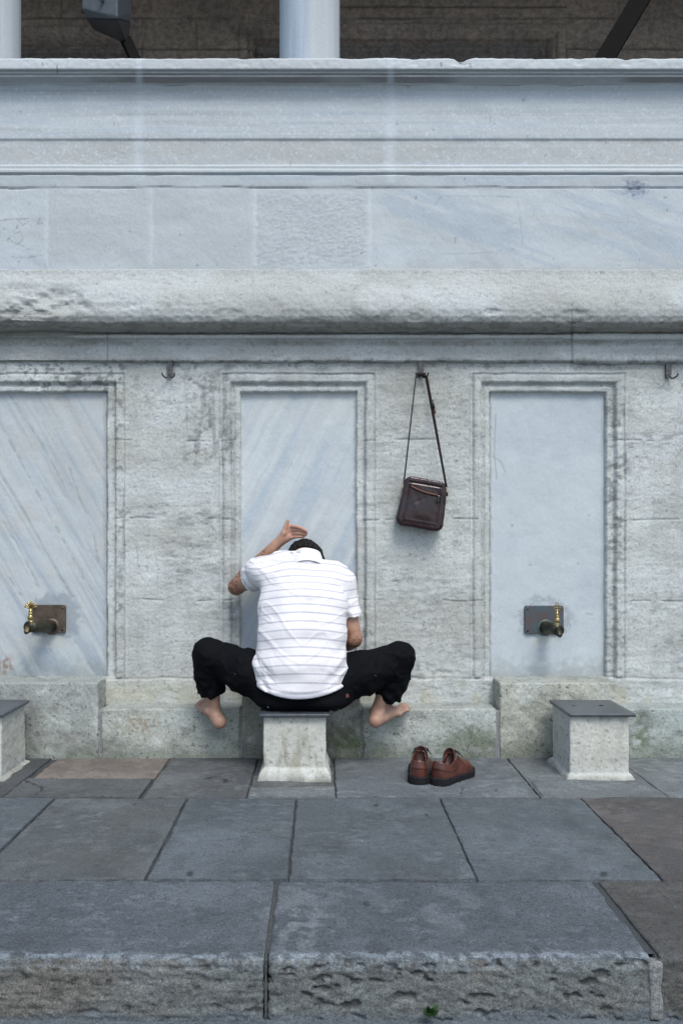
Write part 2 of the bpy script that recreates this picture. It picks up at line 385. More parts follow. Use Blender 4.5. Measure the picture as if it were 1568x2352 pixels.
    cm = 1 - ss(0.3, 1.9, crk); C = lerp3(C, [0.12, 0.12, 0.12], cm * 0.25); Y += cm * 0.001
    P = np.stack([X, YW + Y, Z], -1).reshape(-1, 3)
    mk('stone_facing', P, gridf(*X.shape)[:, ::1], M_wall, wall, C.reshape(-1, 3))
lower_wall()

# --- marble slabs inside the niches
def panel(k, c):
    x0 = (c - 138 - VPX) * YW / FPX; x1 = (c + 138 - VPX) * YW / FPX; YP = YW + 0.036
    X, Z = np.meshgrid(np.arange(x0, x1, 0.0045), np.arange(0.30, CAMH + 348 * YW / FPX, 0.0045)); X = X.astype(F32); Z = Z.astype(F32)
    U = VPX + X * FPX / YP; V = VPY - (Z - CAMH) * FPX / YP
    Y = (0.5 - fbm(X * 12, Z * 12, 3, 80 + k)) * 0.004 + (0.5 - fbm(X * 90, Z * 90, 3, 81 + k)) * 0.0009
    C = np.ones(X.shape + (3,), F32) * np.array([0.485, 0.51, 0.53], F32)
    if k == 0:
        a = math.radians(60); s = U * math.sin(a) - V * math.cos(a)*1.0; t = U * math.cos(a) + V * math.sin(a)
        vn = fbm(s / 30 + 0.3 * fbm(t / 90, s / 90, 3, 84), t / 420, 5, 82); C *= (0.80 + 0.38 * vn)[..., None]
        C = lerp3(C, [0.38, 0.415, 0.465], ss(.50, .70, vn) * 0.5)
        vn2 = fbm(s / 16, t / 300, 4, 83); C = lerp3(C, [0.53, 0.545, 0.54], ss(.48, .70, vn2) * 0.45); v3 = fbm(s / 7, t / 260, 4, 91); C = lerp3(C, [.31, .345, .39], ss(.56, .68, v3) * .45)
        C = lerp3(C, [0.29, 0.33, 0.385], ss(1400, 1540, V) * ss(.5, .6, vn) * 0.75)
        C = lerp3(C, [0.50, 0.47, 0.43], ss(.5, .7, fbm(U / 60, V / 60, 3, 85)) * 0.35)
        d = np.full(X.shape, 99., F32)
        for pts in ([(-5, 965), (58, 1080), (108, 1174), (150, 1250), (194, 1332), (232, 1385)], [(-5, 1080), (54, 1174), (101, 1257), (130, 1310), (165, 1370)], [(75, 930), (160, 1080), (215, 1230), (226, 1290)], [(-5, 1290), (60, 1385), (110, 1480), (140, 1550)], [(20, 905), (90, 1010), (150, 1120)], [(120, 1390), (170, 1470), (215, 1545)], [(-5, 1180), (40, 1250), (90, 1350)]):
            d = np.minimum(d, polyd(U, V, pts) + (fbm(U / 14, V / 14, 3, 86) - .5) * 9)
        m = 1 - ss(0.2, 2.6, np.abs(d)); m *= .45 + .55 * ss(.3, .6, fbm(U / 40, V / 40, 2, 87)); C = lerp3(C, [0.27, 0.28, 0.29], m * 0.5); Y += m * 0.0015
        rust = blob(U, V, 14, 1530, 14, 22) * ss(.4, .6, fbm(U / 5, V / 9, 3, 88)); C = lerp3(C, [0.25, 0.12, 0.06], np.clip(rust * 1.3, 0, .8))
        cem = (1 - ss(0.75, 1.0, np.hypot((U - 128) / 66, (V - 1418) / 62) + (fbm(U / 12, V / 12, 3, 89) - .5) * 0.5)); C = lerp3(C, [0.27, 0.30, 0.33], cem * 0.75)
        lt = (1 - ss(0.7, 1.0, np.hypot((U - 110) / 50, (V - 1474) / 18) + (fbm(U / 8, V / 8, 3, 90) - .5) * 0.6)); C = lerp3(C, [0.48, 0.49, 0.47], lt * 0.8)
    elif k == 1:
        a = math.radians(-62); s = U * math.sin(a) - V * math.cos(a); t = U * math.cos(a) + V * math.sin(a)
        vn = fbm(s / 26 + 0.4 * fbm(t / 80, s / 80, 3, 84), t / 380, 5, 92); C *= (0.86 + 0.32 * vn)[..., None]
        C = lerp3(C, [0.38, 0.44, 0.51], ss(.52, .66, vn) * 0.6); C = lerp3(C, [0.60, 0.63, 0.64], ss(.5, .36, vn) * 0.6)
        C = lerp3(C, [0.56, 0.57, 0.55], ss(1000, 930, V) * .4)
    else:
        C *= (0.97 + 0.16 * fbm(X * 4, Z * 4, 4, 95))[..., None]; C = lerp3(C, [0.50, 0.54, 0.57], np.full(X.shape, .4, F32))
        C = lerp3(C, [0.43, 0.47, 0.52], ss(.52, .68, fbm(X * 7, Z * 4, 4, 96)) * 0.4)
        for pts in ([(1130, 1048), (1150, 1060), (1160, 1085)], [(1345, 1408), (1360, 1412)], [(1138, 950), (1134, 1040), (1140, 1100)]):
            m = 1 - ss(0.3, 2.2, polyd(U, V, pts)); C = lerp3(C, [0.22, 0.24, 0.25], m * .6)
        for (bu, bv, r) in ((1175, 1207, 3.2), (1217, 1297, 2.6), (1352, 1184, 2.2), (1327, 1294, 2.4)): C = lerp3(C, [0.22, 0.25, 0.27], blob(U, V, bu, bv, r, r) * .8)
        q = np.hypot((U - 1250) / 74, (V - 1418) / 56) + (fbm(U / 12, V / 12, 3, 89) - .5) * 0.45
        cem = (1 - ss(0.8, .95, q)); C = lerp3(C, [0.30, 0.33, 0.35], cem * 0.65 * ss(.3, .6, fbm(U / 3.5, V / 3.5, 2, 97) + .08))
        lt = (1 - ss(0.7, 1.0, np.hypot((U - 1245) / 30, (V - 1474) / 14) + (fbm(U / 8, V / 8, 3, 90) - .5) * 0.6)); C = lerp3(C, [0.56, 0.57, 0.55], lt * 0.8)
        C = lerp3(C, [0.42, 0.43, 0.42], blob(U, V, 1222, 1500, 12, 30) * .4)
    ed = np.minimum(np.minimum(U - (c - 134), (c + 134) - U), V - 901) + (fbm(U / 9, V / 9, 3, 98) - .5) * 6      # mortar along the edges
    C = lerp3(C, [0.42, 0.43, 0.43], (1 - ss(3, 7, ed)) * .7); C = lerp3(C, [0.16, 0.165, 0.17], (1 - ss(-1.5, 1.5, ed)) * .7)
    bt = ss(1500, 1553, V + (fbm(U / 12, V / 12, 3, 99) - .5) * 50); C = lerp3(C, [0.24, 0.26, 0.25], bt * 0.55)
    Y += (1 - ss(2, 8, ed)) * -0.004
    C *= (0.95 + 0.1 * fbm(U / 2.5, V / 2.5, 2, 79))[..., None]
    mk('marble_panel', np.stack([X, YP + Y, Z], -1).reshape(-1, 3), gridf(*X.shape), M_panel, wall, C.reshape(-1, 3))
for k, c in enumerate(NICHE): panel(k if k < 3 else 2, c)

# --- swept upper parts
def swept(name, prof, colf, dispf, mat, h=0.0045, x=None):
    s = resample(prof, h); x = xs() if x is None else x
    X, I = np.meshgrid(x, np.arange(len(s))); I = I.astype(int); Y = s[I, 0].astype(F32); Z = s[I, 1].astype(F32); X = X.astype(F32)
    T = np.gradient(s, axis=0); N = np.stack([-T[:, 1], T[:, 0]], 1); N /= np.linalg.norm(N, axis=1, keepdims=True) + 1e-9
    L = np.concatenate([[0], np.cumsum(np.hypot(*np.diff(s, axis=0).T))]).astype(F32)[I]
    U = VPX + X * FPX / Y; V = VPY - (Z - CAMH) * FPX / Y
    D = dispf(X, L, U, V, Z); C = colf(X, L, U, V, Z)
    P = np.stack([X, Y + N[I, 0] * D, Z + N[I, 1] * D], -1).reshape(-1, 3)
    return mk(name, P, gridf(*X.shape), mat, wall, C.reshape(-1, 3))

def zz(v, Y): return CAMH - (v - VPY) * Y / FPX
# band, fillet and big rounded moulding
t = np.linspace(0, 1, 14)
tor = [(3.868, 1.957), (3.830, 1.958), (3.795, 1.968), (3.772, 1.985), (3.760, 2.010), (3.757, 2.040), (3.762, 2.075), (3.775, 2.115), (3.795, 2.155), (3.815, 2.190), (3.830, 2.220), (3.838, 2.246)]
prof = [(3.907, 1.826), (3.884, 1.834), (3.884, 1.920), (3.878, 1.930), (3.856, 1.934), (3.854, 1.948), (3.868, 1.953)] + tor + [(3.843, 2.250)]
def tor_d(X, L, U, V, Z):
    n = (fbm(X * 14, L * 20, 5, 101) - .5) * 0.009 + (fbm(X * 70, L * 70, 3, 102) - .5) * 0.005
    dmg = ss(300, 80, U + (fbm(X * 5, L * 7, 3, 103) - .5) * 220) * boxm(U, V, -900, 999, 660, 850, 14)
    n -= dmg * (0.006 + 0.026 * ss(.40, .62, fbm(X * 6, L * 10, 4, 104)) * ss(790, 700, V))
    for (u0, v0, ru, rv, a) in ((525, 720, 34, 12, .004), (710, 742, 50, 9, .004), (860, 690, 60, 40, -.006), (1320, 730, 40, 18, .007), (950, 730, 18, 10, .003), (1130, 715, 20, 8, .006)):
        n -= a * ss(.25, .6, blob(U, V, u0, v0, ru, rv) + (fbm(X * 20, L * 20, 3, 105) - .5) * .5)
    n -= 0.005 * (1 - ss(.5, 2, np.abs(U - 247 - 0 * V))) * (V > 760) + 0.004 * (1 - ss(.8, 3, np.abs(U - 1312))) * (V > 700)
    n += 0.006 * ss(1312, 1318, U) * (V > 765)
    return n
def tor_c(X, L, U, V, Z):
    C = np.ones(X.shape + (3,), F32) * np.array([0.395, 0.395, 0.38], F32); C *= (0.84 + .32 * fbm(X * 4, L * 10, 5, 111))[..., None]
    C = lerp3(C, [0.53, 0.55, 0.56], ss(.5, .7, fbm(X * 3, L * 5, 4, 112)) * .6 * ss(760, 700, V))
    C = lerp3(C, [0.41, 0.415, 0.41], ss(700, 640, V + (fbm(X * 4, L * 6, 3, 113) - .5) * 70) * .5 * (U > -900))
    C = lerp3(C, [0.47, 0.475, 0.47], ss(.35, .6, blob(U, V, 870, 685, 60, 34) + (fbm(X * 12, L * 12, 3, 114) - .5) * .4) * .8)
    C = lerp3(C, [0.56, 0.58, 0.59], ss(.5, .65, fbm(X * 5, L * 14, 3, 115)) * boxm(U, V, -900, 2500, 766, 832, 3) * .7)
    sp = ss(.5, .68, fbm(X * 40, L * 50, 4, 116)); 
    C = lerp3(C, [0.20, 0.18, 0.155], boxm(U, V, -900, 2500, 738, 769, 7) * (0.52 + .35 * sp))  # brown underside, with the moulding's shade painted in
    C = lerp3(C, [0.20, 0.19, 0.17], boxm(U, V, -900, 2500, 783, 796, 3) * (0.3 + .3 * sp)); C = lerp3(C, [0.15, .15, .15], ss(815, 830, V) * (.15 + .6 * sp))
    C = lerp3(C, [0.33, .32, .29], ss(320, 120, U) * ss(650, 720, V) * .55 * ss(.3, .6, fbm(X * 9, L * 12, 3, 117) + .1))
    C = lerp3(C, [.60, .605, .60], boxm(U, V, -900, 2500, 769, 783, 2) * .7 * ss(120, 330, U)); C = lerp3(C, [.52, .525, .515], boxm(U, V, -900, 2500, 794, 824, 4) * .5)  # fillet painted brighter to heighten the shading above it; band lightened
    for pts in ([(247, 770), (247, 828)], [(1312, 762), (1312, 828)], [(480, 705), (520, 708), (545, 716)], [(953, 705), (965, 722)]):
        C = lerp3(C, [.2, .2, .2], (1 - ss(.4, 2, polyd(U, V, pts))) * .5)
    pt = pits_xz(X, L, 60, .22, 118, 1.4); C = lerp3(C, [.14, .14, .14], pt * .35); return C
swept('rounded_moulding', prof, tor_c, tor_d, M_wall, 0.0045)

# marble parapet above
Yp = 3.843
pp = [(Yp, 2.240), (Yp, 2.626), (Yp - .003, 2.632), (Yp - .006, zz(404, Yp)), (Yp + .004, zz(402, Yp)), (Yp + .004, zz(400, Yp)), (Yp - .008, zz(398, Yp)), (Yp - .008, zz(391, Yp)), (Yp - .002, zz(389, Yp)), (Yp - .004, zz(381, Yp)),
      (Yp + .008, zz(378, Yp)), (Yp + .006, zz(322, Yp)), (Yp, zz(318, Yp)), (Yp + .002, zz(208, Yp)), (Yp - .004, zz(205, Yp)), (Yp - .006, zz(201, Yp)), (Yp - .010, zz(196, Yp))]
def par_d(X, L, U, V, Z):
    n = (fbm(X * 9, L * 9, 3, 121) - .5) * 0.006 + (fbm(X * 80 + L * 50, L * 60 - X * 20, 3, 122) - .5) * 0.0013
    tool = boxm(U, V, 585, 845, 445, 612, 4) + boxm(U, V, 60, 290, 340, 378, 8) * .7 + boxm(U, V, 110, 345, 440, 600, 10) * .35
    n += (fbm(X * 55 + L * 75, L * 120 - X * 60, 2, 123) - .5) * 0.0028 * tool
    for uu, v0, v1 in ((105, 430, 612), (345, 430, 612), (583, 430, 612), (846, 430, 612)): n += 0.0012 * (1 - ss(2, 7, np.abs(U - uu))) * (V > v0) * (V < v1)
    n -= 0.004 * (1 - ss(.4, 2, np.abs(V - 431 - (fbm(X * 5, X * 0, 4, 124) - .5) * 9)))
    n -= 0.004 * blob(U, V, 1458, 433, 26, 20) * ss(.3, .6, fbm(U / 5, V / 5, 3, 125))
    return n
def par_c(X, L, U, V, Z):
    C = np.ones(X.shape + (3,), F32) * np.array([0.46, 0.485, 0.505], F32)
    st = fbm(X * 1.3, L * 30 + .6 * fbm(X * 2, L * 2, 2, 130), 5, 131); C *= (0.74 + .50 * st)[..., None]; s3 = fbm(X * .8 + 3, L * 75, 4, 143); C = lerp3(C, [.31, .35, .40], ss(.60, .68, s3) * ss(.4, .6, fbm(X * 1.5, L * 8, 3, 144)) * .45 * (V < 400)); C = lerp3(C, [.54, .57, .60], ss(.40, .33, s3) * .35 * (V < 400))
    C = lerp3(C, [0.35, 0.40, 0.475], ss(.5, .66, st) * .45); C = lerp3(C, [0.44, 0.43, 0.41], boxm(U, V, -900, 2500, 320, 376, 3) * (.35 + .35 * fbm(X * 6, L * 8, 3, 132)))
    C = lerp3(C, [0.49, 0.51, 0.52], boxm(U, V, -900, 2500, 378, 402, 2) * .6)
    C = lerp3(C, [0.50, 0.54, 0.58], ss(900, 1100, U) * ss(320, 200, V) * .4)
    for uu in (320, 897): C = lerp3(C, [0.58, 0.62, 0.67], (1 - ss(1, 20, np.abs(U - uu - (fbm(L * 9, L * 0, 3, 133) - .5) * 12))) * (V < 420) * .42 * ss(.3, .6, fbm(X * 14, L * 5, 4, 147)))
    mid = boxm(U, V, -900, 2500, 435, 616, 3)
    a = fbm((X * .35 + L) * 22 + .5 * fbm(X * 4, L * 4, 3, 134), X * 1.5 - L * .6, 5, 135)
    C = lerp3(C, [0.49, 0.515, 0.53], mid * .6); C *= (1 - .10 * mid * (ss(.4, .7, fbm(X * 4, L * 9, 6, 145)) - .3))[..., None]; C = lerp3(C, [0.36, 0.41, 0.48], mid * ss(850, 900, U) * ss(.54, .66, a) * .5)
    C = lerp3(C, [0.43, 0.44, 0.45], mid * boxm(U, V, 110, 575, 440, 606, 10) * .45); C = lerp3(C, [0.44, 0.455, 0.47], mid * boxm(U, V, 588, 842, 447, 608, 6) * .6)
    tn = ss(.5, .68, fbm(X * 55 + L * 75, L * 120 - X * 60, 3, 123)); C = lerp3(C, [0.30, 0.34, 0.39], boxm(U, V, 588, 842, 447, 608, 6) * tn * .35)
    for uu in (105, 345, 583, 846): C = lerp3(C, [0.58, 0.60, 0.62], mid * .5 * (1 - ss(3, 11, np.abs(U - uu - (fbm(L * 12, L * 0, 3, 136) - .5) * 10))) * .65)
    C = lerp3(C, [.17, .18, .20], (1 - ss(.3, 1.5, np.abs(V - 431 - (fbm(X * 5, X * 0, 4, 124) - .5) * 9))) * .55 * ss(.42, .55, fbm(X * 6, L * 0, 3, 137)))
    C = lerp3(C, [.22, .24, .25], (1 - ss(.5, 1.6, np.abs(V - 401))) * .35); C = lerp3(C, [.3, .33, .36], (1 - ss(.5, 1.8, np.abs(V - 206))) * .35)
    C = lerp3(C, [.19, .22, .30], np.clip(ss(.3, .7, blob(U, V, 1458, 433, 30, 21) + (fbm(U / 6, V / 6, 4, 138) - .5) * .9), 0, 1) * .65)
    scr = np.full(X.shape, 99., F32)
    for pts in ([(0, 545), (30, 541), (66, 540)], [(45, 545), (52, 556), (66, 546)], [(42, 556), (28, 578), (18, 590)], [(28, 578), (48, 570), (54, 588), (40, 600), (24, 588)], [(42, 598), (70, 612)], [(30, 627), (44, 640), (58, 628), (30, 630)], [(62, 630), (96, 625)], [(86, 553), (92, 538), (98, 551), (88, 552)]):
        pts = [(a_, b_ - 38) for a_, b_ in pts]; scr = np.minimum(scr, polyd(U, V, pts) + (fbm(U / 4, V / 4, 2, 139) - .5) * 4)
    C = lerp3(C, [.20, .22, .25], (1 - ss(0.2, 1.8, scr)) * .6)
    box = np.minimum(polyd(U, V, [(1000, 470), (1012, 451), (1120, 450), (1188, 452), (1190, 480), (1200, 560)]), polyd(U, V, [(1015, 583), (1090, 582), (1180, 572)])) + (fbm(U / 7, V / 7, 3, 140) - .5) * 4
    C = lerp3(C, [.26, .29, .33], (1 - ss(.2, 2, box)) * .45)
    fl = ss(.70, .78, fbm(X * 120, L * 120, 2, 141)); C = lerp3(C, [.62, .65, .70], fl * .5 * (V < 380)); C = lerp3(C, [.2, .2, .2], ss(.88, .91, fbm(X * 55, L * 35, 2, 142)) * .6)
    return C
swept('marble_parapet', pp, par_c, par_d, M_marble, 0.0045)
cp = [(Yp - .010, 3.1016), (3.826, 3.103), (3.815, 3.107), (3.806, 3.112), (3.792, 3.1135), (3.790, 3.115), (3.790, 3.1235), (3.781, 3.1245), (3.778, 3.126), (3.778, 3.1335), (3.769, 3.1345), (3.766, 3.137),
      (3.765, 3.160), (3.765, 3.179), (3.768, 3.184), (3.777, 3.187), (3.90, 3.189), (4.40, 3.189), (4.42, 3.15), (4.42, 2.95)]
def cor_d(X, L, U, V, Z):
    n = (fbm(X * 7, L * 7, 4, 151) - .5) * 0.008 + (fbm(X * 60, L * 60, 3, 152) - .5) * 0.0035
    for (u0, w_, a) in ((1058, 14, .016), (1435, 10, .006), (950, 8, .004), (560, 12, .004), (1330, 9, .004)):
        n -= a * np.exp(-((U - u0) / w_)**2) * (V < 150)
    return n
def cor_c(X, L, U, V, Z):
    C = np.ones(X.shape + (3,), F32) * np.array([0.50, 0.52, 0.54], F32); C *= (0.88 + .25 * fbm(X * 3, L * 18, 5, 153))[..., None]
    C = lerp3(C, [0.46, 0.46, 0.46], ss(320, 420, U) * ss(900, 780, U) * .4)
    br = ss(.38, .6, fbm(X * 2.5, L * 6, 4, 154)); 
    C = lerp3(C, [0.19, 0.17, 0.165], ((Z > 3.104) & (Z < 3.1138)).astype(F32) * (.35 + .45 * br))  # shadow in the cove painted dark under the cornice
    C = lerp3(C, [0.20, 0.18, 0.17], ((Z > 3.1230) & (Z < 3.1255)).astype(F32) * (.3 + .4 * br)); C = lerp3(C, [0.24, 0.23, 0.23], ((Z > 3.1325) & (Z < 3.1355)).astype(F32) * .45)  # shaded undersides of the small steps, painted dark
    for uu in (320, 897): C = lerp3(C, [0.60, 0.64, 0.69], (1 - ss(3, 12, np.abs(U - uu))) * .6)
    for (u0, v0, v1) in ((98, 143, 150), (1012, 144, 152), (1079, 145, 153), (132, 150, 168)): C = lerp3(C, [.06, .06, .06], (1 - ss(.6, 1.8, polyd(U, V, [(u0, v0), (u0 + 1, v1)]))) * .8)
    return C
swept('cornice', cp, cor_c, cor_d, M_marble, 0.004)

# --- plinth blocks at the foot of the wall
YPL = 3.754
def pdisp(seed, pitd=.006):
    def f(P, N):
        n = (fbm3(*(P.T * 9), 3, seed) - .5) * .012 + (fbm3(*(P.T * 60), 2, seed + 1) - .5) * .006
        p = n3(P[:, 0] * 55, P[:, 1] * 55, P[:, 2] * 75, seed + 2) * .6 + n3(P[:, 0] * 110, P[:, 1] * 110, P[:, 2] * 150, seed + 3) * .4
        return n - pitd * (1 - ss(.14, .22, p))
    return f
def pcol(seed, base, dark=.0):
    def f(P, N):
        U = VPX + P[:, 0] * FPX / P[:, 1]; V = VPY - (P[:, 2] - CAMH) * FPX / P[:, 1]
        C = np.ones((len(P), 3), F32) * np.array(base, F32) * (.78 + .42 * fbm3(*(P.T * 8), 4, seed))[:, None]
        C = lerp3(C, [.17, .17, .16], ss(.48, .72, fbm3(*(P.T * np.array([[13], [13], [18]])), 5, seed + 4)) * (.5 + dark))
        C = lerp3(C, [.52, .54, .52], ss(.54, .66, fbm3(*(P.T * 11), 4, seed + 5)) * .5)
        p = n3(P[:, 0] * 55, P[:, 1] * 55, P[:, 2] * 75, seed + 2) * .6 + n3(P[:, 0] * 110, P[:, 1] * 110, P[:, 2] * 150, seed + 3) * .4
        C = lerp3(C, [.09, .09, .085], (1 - ss(.17, .26, p)) * .85)
        g = ss(.11, 0.0, P[:, 2] + (fbm3(*(P.T * 12), 3, seed + 6) - .5) * .14)
        C = lerp3(C, [.12, .135, .10], g * .6)
        al = (blob(U, V, 805, 1715, 55, 40) + blob(U, V, 1085, 1700, 60, 60) * .6 + blob(U, V, 1470, 1690, 30, 50) * .8 + blob(U, V, 340, 1650, 60, 40) * .0) * ss(.38, .6, fbm3(*(P.T * 30), 3, seed + 7))
        C = lerp3(C, [.10, .13, .06], np.clip(al, 0, .8))
        ora = blob(U, V, 325, 1665, 40, 24) * ss(.35, .75, fbm3(*(P.T * 75), 4, seed + 17)); C = lerp3(C, [.26, .18, .11], np.clip(ora * 1.1, 0, .6))
        C = lerp3(C, [.25, .26, .25], ss(.5, .9, N[:, 2]) * .45)
        return C
    return f
def px(u, Y=YPL): return (u - VPX) * Y / FPX
BL = [(-2.9, -700, .344, (.36, .37, .36)), (-700, -330, .225, (.40, .42, .38)), (-330, -40, .344, (.36, .38, .38)), (-38, 226, .344, (.35, .36, .34)), (232, 552, .225, (.42, .43, .39)), (555, 829, .344, (.27, .26, .22)),
      (832, 1141, .225, (.42, .43, .40)), (1147, 1417, .344, (.44, .43, .37)), (1420, 1700, .225, (.38, .41, .39)), (1703, 1960, .344, (.40, .40, .36)), (1963, 2320, .225, (.40, .40, .38))]
for i, (a, b, h, c) in enumerate(BL):
    x0 = a if a > -50 and a < -2 else px(a); x1 = px(b); fine = 150 <= b <= 1900 or b == 226
    V_, F_, C_ = rbox((x0 + .002, YPL + .003, -.02), (x1 - .002, 3.99, h), .0055 if fine else .02, .008, pdisp(200 + 10 * i, .006 if c[0] > .36 else .004), pcol(200 + 10 * i, c, .25 if c[0] < .3 else 0), 'xXyZ')
    mk('plinth_block', V_, F_, M_plinth, wall, C_)

V_, F_, _ = rbox((-2.9, YPL + .010, -.01), (3.1, YPL + .1, .215), .02, .004); mk('mortar', V_, F_, M_plinth, wall, np.ones((len(V_), 3)) * .24)
# ================================================================ paving, step, street
def pvdisp(seed, rough=1.0):
    def f(P, N):
        n = (fbm3(*(P.T * 5), 3, seed) - .5) * .008 + (fbm3(*(P.T * 45), 3, seed + 1) - .5) * .0035 * rough
        e = (fbm3(*(P.T * 26), 3, seed + 2) - .5) * .012
        return n * (.4 + .6 * N[:, 2]) + e * (1 - np.abs(N).max(1)) * 3.2 + e * (np.abs(N[:, 2]) < .5) * .6
    return f
GUM = [(917, 1967, 5), (464, 2134, 8), (1473, 2135, 9), (895, 2207, 8), (1041, 1989, 4), (330, 1965, 3), (1120, 2080, 3), (1180, 2100, 3), (700, 2100, 2.5), (250, 1945, 3), (1210, 1930, 3), (1310, 2040, 3)]
GUM = [(a * .9406, b * .9406, r) for a, b, r in GUM]
def pvcol(seed, base, b2):
    def f(P, N):
        U = VPX + P[:, 0] * FPX / P[:, 1]; V = VPY - (P[:, 2] - CAMH) * FPX / P[:, 1]
        C = np.ones((len(P), 3), F32) * np.array(base, F32) * (.80 + .40 * fbm3(*(P.T * 4.5), 5, seed + 3))[:, None]; C = lerp3(C, np.array(base) * 1.6 + .01, ss(.5, .75, fbm3(*(P.T * 2.6), 5, 999)) * .55)
        C = lerp3(C, b2, ss(.45, .7, fbm3(*(P.T * 7), 4, seed + 4)) * .4)
        C = lerp3(C, np.array(base) * 1.7, ss(.56, .76, fbm3(*(P.T * np.array([[14], [22], [14]])), 4, seed + 5)) * .4)
        C = lerp3(C, np.array(base) * .55, ss(.58, .74, fbm3(*(P.T * 16), 5, seed + 6)) * .35)
        C = lerp3(C, np.array(base) * .4, ss(.68, .78, fbm3(*(P.T * 95), 2, seed + 7)) * .5)
        for (a, b, r) in GUM: C = lerp3(C, [.022, .025, .03], (1 - ss(.8, 1.1, np.hypot((U - a) / (r * 1.25), (V - b) / (r * .75)))) * .85)
        ck = np.full(len(P), 99., F32)
        for pts in ([(318, 1832), (345, 1805), (390, 1748)], [(425, 1845), (402, 1880), (392, 1922), (368, 1955), (335, 2020)], [(470, 1790), (500, 1782), (520, 1794), (510, 1802)], [(60, 1795), (100, 1810), (75, 1835)], [(632, 2022), (640, 2060), (628, 2085)], [(1215, 1790), (1245, 1830)], [(1050, 1790), (1062, 1806), (1058, 1830)]):
            ck = np.minimum(ck, polyd(U, V, pts) + (fbm(U / 6, V / 6, 3, seed + 12) - .5) * 7)
        C = lerp3(C, [.012, .014, .016], (1 - ss(.3, 2.6, ck)) * .8)
        C = lerp3(C, np.array(base) * 1.8, ss(.62, .70, fbm3(*(P.T * np.array([[30], [60], [30]])), 3, seed + 13)) * ss(.45, .65, fbm3(*(P.T * 5), 2, seed + 14)) * .5)
        C = lerp3(C, np.array(base) * .25, (np.abs(N).max(1) < .93).astype(F32) * (N[:, 2] > .2) * (P[:, 1] > 2.0) * .5)
        return C
    return f
G1, G2, BR = (.078, .088, .098), (.074, .085, .096), (.105, .080, .070)
YB, YC, YA = 3.175, 2.405, 1.958
parts = []
def slab(x0, x1, y0, y1, seed, base, b2, z=0.0, zb=-.05, res=.0065, faces='xXyYZ', r=.005, rough=1.0, gap=.0018):
    fx = abs((x0 + x1) / 2) < 2.2
    parts.append(rbox((x0 + gap, y0 + gap, zb), (x1 - gap, y1 - gap, z), res if fx else .03, r, pvdisp(seed, rough), pvcol(seed, base, b2), faces))
rowB = [(-2.9, -2.2), (-2.2, -1.62), (-1.62, -1.024), (-1.024, -.515), (-.515, -.098), (-.098, .4495), (.4495, .989), (.989, 1.62), (1.62, 2.3), (2.3, 3.1)]
for i, (a, b) in enumerate(rowB):
    base, b2 = (G1, G2) if i % 2 else (G2, (.10, .105, .11))
    if i == 3: base, b2 = (.080, .087, .092), (.085, .084, .082)
    if i == 7: base, b2 = (.078, .070, .068), (.058, .056, .060)
    slab(a, b, YC, YB, 400 + i * 11, base, b2, z=.001 * (i % 3), gap=.003 if i in (3, 4) else .0016)
rowA = [(-2.9, -2.0, YB, 3.8, G1), (-2.0, -1.226, YB, 3.8, (.05, .052, .055)), (-1.226, -.700, YB, 3.43, (.07, .073, .075)), (-1.200, -.690, 3.43, 3.8, (.145, .118, .105)), (-.692, -.290, YB, 3.8, (.085, .088, .092)),
        (-.290, .052, YB, 3.31, (.135, .145, .15)), (-.290, .052, 3.31, 3.8, (.09, .09, .09)), (.052, .836, YB, 3.8, (.115, .125, .135)), (.836, 1.330, YB, 3.8, (.125, .135, .14)), (1.33, 2.1, YB, 3.8, (.13, .14, .145)), (2.1, 3.1, YB, 3.8, G1)]
for i, (a, b, y0, y1, c) in enumerate(rowA):
    slab(a, b, y0, y1, 600 + i * 13, c, tuple(x * .75 for x in c) if i != 3 else (.10, .085, .08), z=.0012 * (i % 3) + (.003 if i == 5 else 0))
# bedding mortar seen in the joints
parts.append((np.array([[-2.9, 1.99, -.007], [3.1, 1.99, -.007], [3.1, 3.85, -.007], [-2.9, 3.85, -.007]]), np.array([[0, 1, 2, 3]]), np.tile([[.045, .05, .055]], (4, 1))))
V_, F_, C_ = cat(parts); tag(mk('pavement', V_, F_, M_pave, None, C_), kind='structure')
# the step: kerb stones with a rough face
def stdisp(seed, kind):
    def f(P, N):
        top = ss(.3, .9, N[:, 2]); fr = 1 - top
        n = top * ((fbm3(*(P.T * 5), 3, seed) - .5) * .010 + (fbm3(*(P.T * 45), 3, seed + 1) - .5) * .005)
        n = n + ((fbm3(*(P.T * 26), 3, seed + 2) - .5) * .020) * (1 - np.abs(N).max(1)) * 2
        if kind == 0: n = n + fr * ((fbm(P[:, 0] * 6, P[:, 2] * 170, 3, seed) - .5) * .006 + (fbm(P[:, 0] * 50, P[:, 2] * 90, 3, seed + 3) - .5) * .007)
        else:
            n = n + fr * ((fbm(P[:, 0] * 9, P[:, 2] * 30, 4, seed) - .5) * .005 + (fbm(P[:, 0] * 70, P[:, 2] * 120, 3, seed + 3) - .5) * .007)
        big = fbm(P[:, 0] * 24, P[:, 2] * 55, 3, seed + 5); n = n - fr * (1 - ss(.22 if kind == 0 else .25, .30 if kind == 0 else .33, big)) * (.004 if kind == 0 else .008)
        return n
    return f
top_ = lambda N: ss(.3, .9, N[:, 2])
